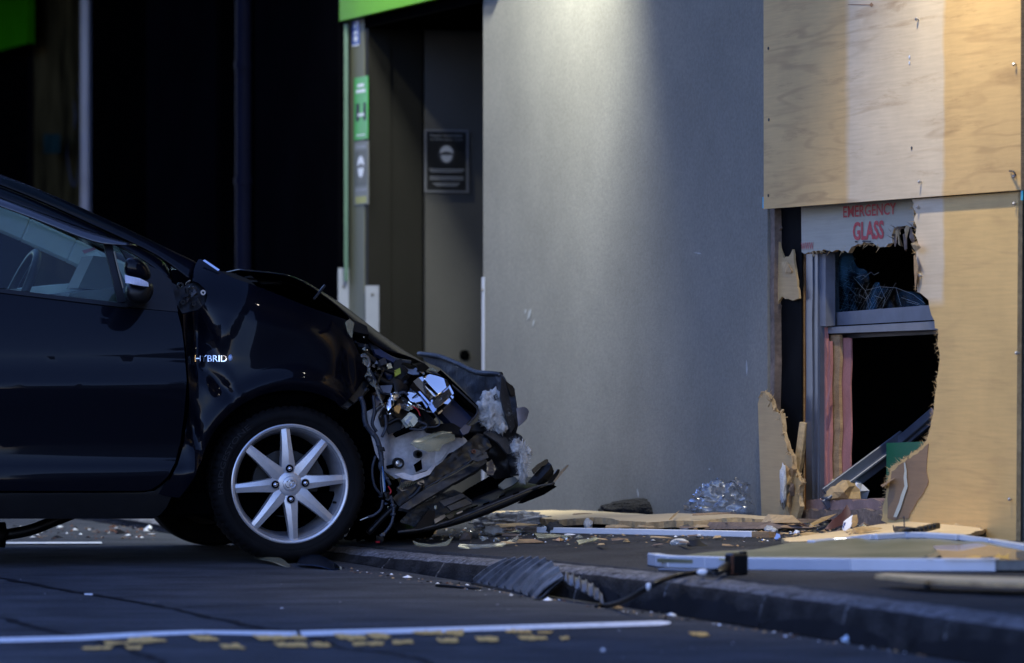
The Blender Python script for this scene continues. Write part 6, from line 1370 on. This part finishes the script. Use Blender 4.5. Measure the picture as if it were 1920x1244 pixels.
def on_poster(pts, mat, name='poster_print', dz=.004):
    P = []
    for x, y in pts: P.append(gnd(x, min(y, 1050.5), .034 + dz))
    return mk(name, P, [list(range(len(P)))], mat, pf)
on_poster([(1745, 1020), (1800, 1014), (1900, 1030), (1985, 1046), (1960, 1058), (1770, 1058), (1762, 1040)], m_postan, dz=.003)
on_poster([(1810, 1045), (1830, 1042), (1840, 1043), (1838, 1047), (1812, 1049)], m_posyel); on_poster([(1862, 1047), (1872, 1038), (1880, 1043), (1894, 1038), (1890, 1045), (1896, 1049), (1880, 1047)], m_posyel); on_poster([(1840, 1046), (1862, 1043), (1866, 1050), (1842, 1052)], m_ink)
on_poster([(1905, 1034), (1950, 1034), (1990, 1050), (1930, 1052), (1905, 1046)], m_ink); on_poster([(1722, 1048), (1756, 1034), (1764, 1040), (1746, 1050)], M('poster_teal', (.05, .11, .10), .25, vary=.1, coat=.5))
on_poster([(1345, 1045), (1372, 1042), (1376, 1052), (1350, 1054)], M('poster_green_pale', (.20, .24, .09), .25, vary=.2, coat=.5))
# splintered plywood strip at the lower right edge
ground_sheet('plywood_strip', [(1640, 1078), (1660, 1075), (1760, 1079), (1920, 1083), (2080, 1087), (2080, 1100), (1920, 1094), (1840, 1092), (1760, 1088), (1700, 1084), (1665, 1080)], .04, .012, m_ply4, 'narrow splintered plywood strip in front of the fallen sign', 'plywood strip', 'loose plywood on the footpath', back=m_woodl, jagn=(5, 11, .04, .008), seed=5)
mb = MB(); mb.hull([gnd(1728, 1092, .0), gnd(1734, 1088, .03), gnd(1750, 1086, .035), gnd(1740, 1094, .0), gnd(1735, 1090, .04)]); tag(mb.build('wood_chip', m_woodl), 'pale wood chip under the splintered plywood strip', 'wood chip')
# connector and cable
cb = thing('cable', gnd(1380, 1078, .0), 'black cable with a rusty square connector running off the kerb', 'cable')
cpos = gnd(1381, 1079, 0); mb = MB(); M3z = Matrix.Rotation(R(25), 3, 'Z')
mb.box(cpos + Vector((0, 0, .035)), (.058, .055, .068), M3z, .006); mb.build('connector_block', m_plast, cb)
mb = MB(); mb.box(cpos + Vector((-.006, -.030, .034)), (.030, .004, .060), M3z, .001); mb.build('rust_plate', m_rust, cb)
mb = MB(); mb.box(cpos + Vector((.02, -.004, .071)), (.02, .02, .008), M3z, .002); mb.build('connector_lug', m_plast, cb)
mb = MB(); mb.tube([cpos + Vector((-.025, 0, .03)), gnd(1345, 1073, .024), gnd(1316, 1073, .017)], [.015, .012, .009], 10); mb.build('strain_relief', m_plast, cb, True)
mb = MB(); cab = [gnd(1316, 1077, .018), gnd(1300, 1078, .014), gnd(1280, 1080, .012)]
cab += [shop(*Td(*(at(1258, 1086, 14.45).xy)), 0)] if False else []
P = [gnd(1318, 1073, .016), gnd(1300, 1075, .013), gnd(1282, 1078, .012), at(1260, 1083, 14.03), at(1235, 1092, 13.93), at(1210, 1105, 13.93), at(1180, 1122, 14.08), at(1155, 1132, 14.28), at(1134, 1136, 14.42), at(1118, 1137, 14.40)]
mb.tube(catmull(P, 6), .0085, 8); mb.build('cable_run', m_plast, cb, True)
for x, y, D in ((1312, 1069, None), (1216, 1096, 14.2)):
    c = gnd(1318, 1073, .020) if D is None else at(1216, 1100, 13.9); lump('tape_wrap', c, (.019, .010, .010) if D is None else (.008, .010, .012), m_paper, cb, x, .3, 2, 2)
# ribbed black plastic liner over the kerb
rl = thing('ribbed_liner', at(1000, 1110, 15.2), 'ribbed black plastic wheel arch liner bent over the kerb edge', 'plastic liner')
def ribbed(name, FR, BK, n, ribs, amp, parent, m=8, arch=.0, tw=.004):
    Fc = catmull(FR, 16); Bc = catmull(BK, 16); rows = []; N = len(Fc)
    for j in range(m + 1):
        t = j / m; row = []
        for i in range(N):
            p = Fc[i] * (1 - t) + Bc[i] * t; s = i / (N - 1); ph = (s * ribs) % 1
            k = amp * (1 if .12 < ph < .30 else (max(0, 1 - abs(ph - .27) / .27)) * .0)
            row.append(p + Vector((-.2, -.55, .8)) * (k + arch * math.sin(math.pi * t)))
        rows.append(row)
    return grid(name, rows, m_ribrub, parent, tw, 0, False)
FR = [at(886, 1093, 15.82), at(905, 1096, 15.70), at(925, 1099, 15.55), at(945, 1104, 15.42), at(965, 1109, 15.25), at(985, 1116, 15.08), at(1004, 1123, 14.95)]
BK = [at(948, 1055, 15.70), at(970, 1052, 15.58), at(990, 1051, 15.46), at(1008, 1051, 15.35), at(1026, 1054, 15.22), at(1043, 1064, 15.08), at(1058, 1081, 14.90)]
ribbed('liner_panel', FR, BK, 0, 8, .017, rl, 8, .010)
FR2 = [at(1060, 1093, 14.82), at(1085, 1106, 14.68), at(1110, 1120, 14.6), at(1132, 1133, 14.55)]; BK2 = [at(1062, 1077, 14.92), at(1085, 1086, 14.78), at(1110, 1098, 14.68), at(1130, 1116, 14.6)]
ribbed('liner_panel', FR2, BK2, 0, 6, .012, rl, 5, .006)
mb = MB(); mb.tube(catmull([at(886, 1094, 15.80), at(945, 1107, 15.38), at(1004, 1125, 14.93), at(1030, 1109, 14.90), at(1058, 1086, 14.86)], 6), .006, 6); mb.build('liner_edge', m_plast, rl, True)
mb = MB(); mb.tube([road(818, 1098, .005), road(860, 1101, .005), road(900, 1104, .006)], .005, 8); mb.build('liner_rod', m_plast, rl, True)
# lamp pieces by the tyre
def rsheet(name, pts, h, th, mat, label, cat, bul=.012):
    q = [road(x, y, h) for x, y in pts]; cx = sum(p.x for p in q)/len(q); cy = sum(p.y for p in q)/len(q)
    return tag(patch(name, [(p.x, p.y) for p in q], lambda u, v: (u, v, h + bul * (1 - min(1, ((u-cx)/.08)**2)) + (v - cy) * .25 * .2), mat, None, .03, th, False, True), label, cat)
rsheet('lamp_lens_piece', [(480, 1049), (492, 1043), (512, 1048), (545, 1056), (543, 1059), (510, 1055), (488, 1052)], .012, .004, m_lensy, 'curved yellowish lamp lens piece under the front tyre', 'lens piece')
rsheet('lamp_lens_piece', [(556, 1058), (566, 1050), (600, 1053), (640, 1061), (640, 1066), (600, 1063), (572, 1061)], .010, .004, M('lens_blue', (.03, .05, .10), .12, trans=.3, vary=.2, coat=1), 'dark bluish lamp lens piece on the road beside the kerb end', 'lens piece')
# glass and trim shards on the footpath that stand out
upright_shard('clear_strip', [(858, 1025), (862, 1020), (900, 1022), (940, 1018), (960, 1012), (971, 1004), (972, 1010), (950, 1021), (920, 1026), (880, 1028)], 2.2, m_lens, 'long curved clear plastic strip on the footpath below the splitter', 'plastic strip', .006, .01)
upright_shard('yellowed_strip', [(774, 1014), (784, 1018), (812, 1022), (836, 1016), (850, 1006), (846, 1014), (838, 1024), (808, 1026), (780, 1022)], 2.0, m_lensy, 'yellowish green plastic strip on the footpath under the car nose', 'plastic strip', .004, .01)
upright_shard('yellowed_strip', [(1002, 1000), (1040, 1002), (1060, 1004), (1080, 1007), (1040, 1009), (1008, 1008)], 2.5, m_lensy, 'long yellowish plastic strip in front of the white timber strip', 'plastic strip', .004, .008)
upright_shard('yellowed_strip', [(1081, 1013), (1090, 1012), (1120, 1008), (1122, 1011), (1102, 1016), (1086, 1021)], 2.5, m_lensy, 'small square yellowish strip right of the blue glass pieces', 'plastic strip', .004, .008)
scrap('brown_block', 874, 1014, (.024, .022, .022), M('brown_block', (.06, .045, .035), .85, vary=.3, vscale=30), 'dark brown broken block standing behind the clear strip', 'block', 21, sub=1, rough=.4)
upright_shard('white_disc', [(1058, 1002), (1064, 1000.5), (1074, 1001), (1080, 1003), (1070, 1004.5), (1060, 1004)], 3, m_white2, 'small white oval disc lying in front of the white strip', 'disc', .004)
for k, (x, y, lab) in enumerate([(1062, 1011, 'blue white glass wedge in front of the white oval disc'), (930, 1018, 'blue grey glass wedge behind the clear strip'), (905, 1013, 'small clear fragment behind the middle of the clear strip'), (1015, 1012, 'clear fragment right of the orange brown wood piece')]):
    rr = random.Random(300 + k); g = gnd(x, y, .008); mb = MB(); mb.hull([g + Vector((rr.uniform(-.022, .022), rr.uniform(-.03, .03), rr.uniform(-.006, .022))) for _ in range(6)]); tag(mb.build('glass_fragment', m_lens), lab, 'glass fragment', 'glass fragments on the footpath')
# uncountable crumbs
def crumbs(name, n, region, mats, smin, smax, seed, label, fn=gnd):
    rr = random.Random(seed); mbs = [MB() for _ in mats]
    vs, fs, mi = [], [], []
    for _ in range(n):
        x, y = region(rr); g = fn(x, y, 0); s = rr.uniform(smin, smax) * (2.2 if rr.random() < .06 else 1); k = rr.randrange(len(mats)); a = rr.uniform(0, 6.28); e = rr.uniform(.25, 1)
        b = len(vs); pts = [g + Vector((s * math.cos(a + t) * (1 if i % 2 else e), s * math.sin(a + t) * (1 if i % 2 else e), rr.uniform(.0, s * .3))) for i, t in enumerate((0, 1.7, 3.1, 4.6))] + [g + Vector((0, 0, s * rr.uniform(.3, .8)))]
        vs += pts; q = [[0, 1, 4], [1, 2, 4], [2, 3, 4], [3, 0, 4], [3, 2, 1, 0]]; fs += [[i + b for i in f] for f in q]; mi += [k] * 5
    o = mk(name, vs, fs, mats); o.data.polygons.foreach_set('material_index', mi); return tag(o, label, 'debris', None, 'stuff')
def reg1(r): 
    y = 992 + abs(r.gauss(0, 14)); return r.uniform(760, 1540), min(y, 1046)
crumbs('debris_crumbs', 620, reg1, [m_lens, m_chrome2, m_woodl, m_wood, m_lensy, m_plast, m_paper, m_woodd, m_amber], .003, .011, 1, 'scatter of glass crumbs and wood chips over the footpath')
crumbs('debris_crumbs', 260, lambda r: (r.uniform(900, 1660), r.uniform(972, 1000)), [m_woodl, m_wood, m_woodd, m_lensy, m_plast], .005, .018, 2, 'wood crumbs between the long plank and the white strip')
crumbs('wood_crumbs', 160, lambda r: (r.uniform(1420, 1660), r.uniform(968, 1010)), [m_woodl, m_wood, m_woodd, m_plast, m_maroon], .006, .022, 3, 'torn wood crumbs heaped at the foot of the hole')
crumbs('gutter_litter', 240, lambda r: (lambda t: (650 + t * 1150 + r.gauss(0, 6), 1064 + t * 172 + r.uniform(-1, 8)))(r.random()), [m_woodd, m_tar, m_paper, m_rust, m_wood], .003, .010, 4, 'dry leaf crumbs along the gutter', road)
crumbs('road_grit', 260, lambda r: (r.uniform(0, 1900), r.uniform(1065, 1240)), [m_kerb, m_pave, m_woodd, m_paper], .001, .0035, 5, 'fine grit scattered over the road', road)
crumbs('gutter_litter', 120, lambda r: (r.uniform(20, 290), r.uniform(988, 1013)), [m_woodd, m_rust, m_tar, m_paper], .006, .018, 6, 'leaf litter on the road beyond the car', road)
g = road(1592, 1199, .012); o = lump('blue_tissue', g, (.020, .018, .012), M('blue_tissue', (.45, .58, .75), .8, vary=.1), None, 31, .5, 2, 2, False); tag(o, 'crumpled pale blue tissue on the road below the kerb', 'tissue')
for x, y, l in ((1184, 1134, 'white crumb on the road in front of the ribbed liner'), (1130, 1219, 'small white pebble on the road below the end of the bay line')):
    o = lump('white_crumb', road(x, y, .005), (.007, .007, .005), m_paper, None, x, .4, 2, 1, False); tag(o, l, 'crumb')
mb = MB(); mb.hull([road(158, 1113, .003), road(174, 1113, .003), road(174, 1116, .003), road(158, 1115.5, .003), road(166, 1114, .006)]); tag(mb.build('paper_chip', m_paper), 'flat pale chip on the road crack at the left', 'chip')
mb = MB(); mb.tube(catmull([at(1168, 1086, 14.62), at(1170, 1096, 14.6), at(1166, 1108, 14.6), at(1168, 1120, 14.6)], 5), .002, 5); tag(mb.build('dry_twig', m_rust), 'thin reddish twig hanging over the kerb right of the liner', 'twig')
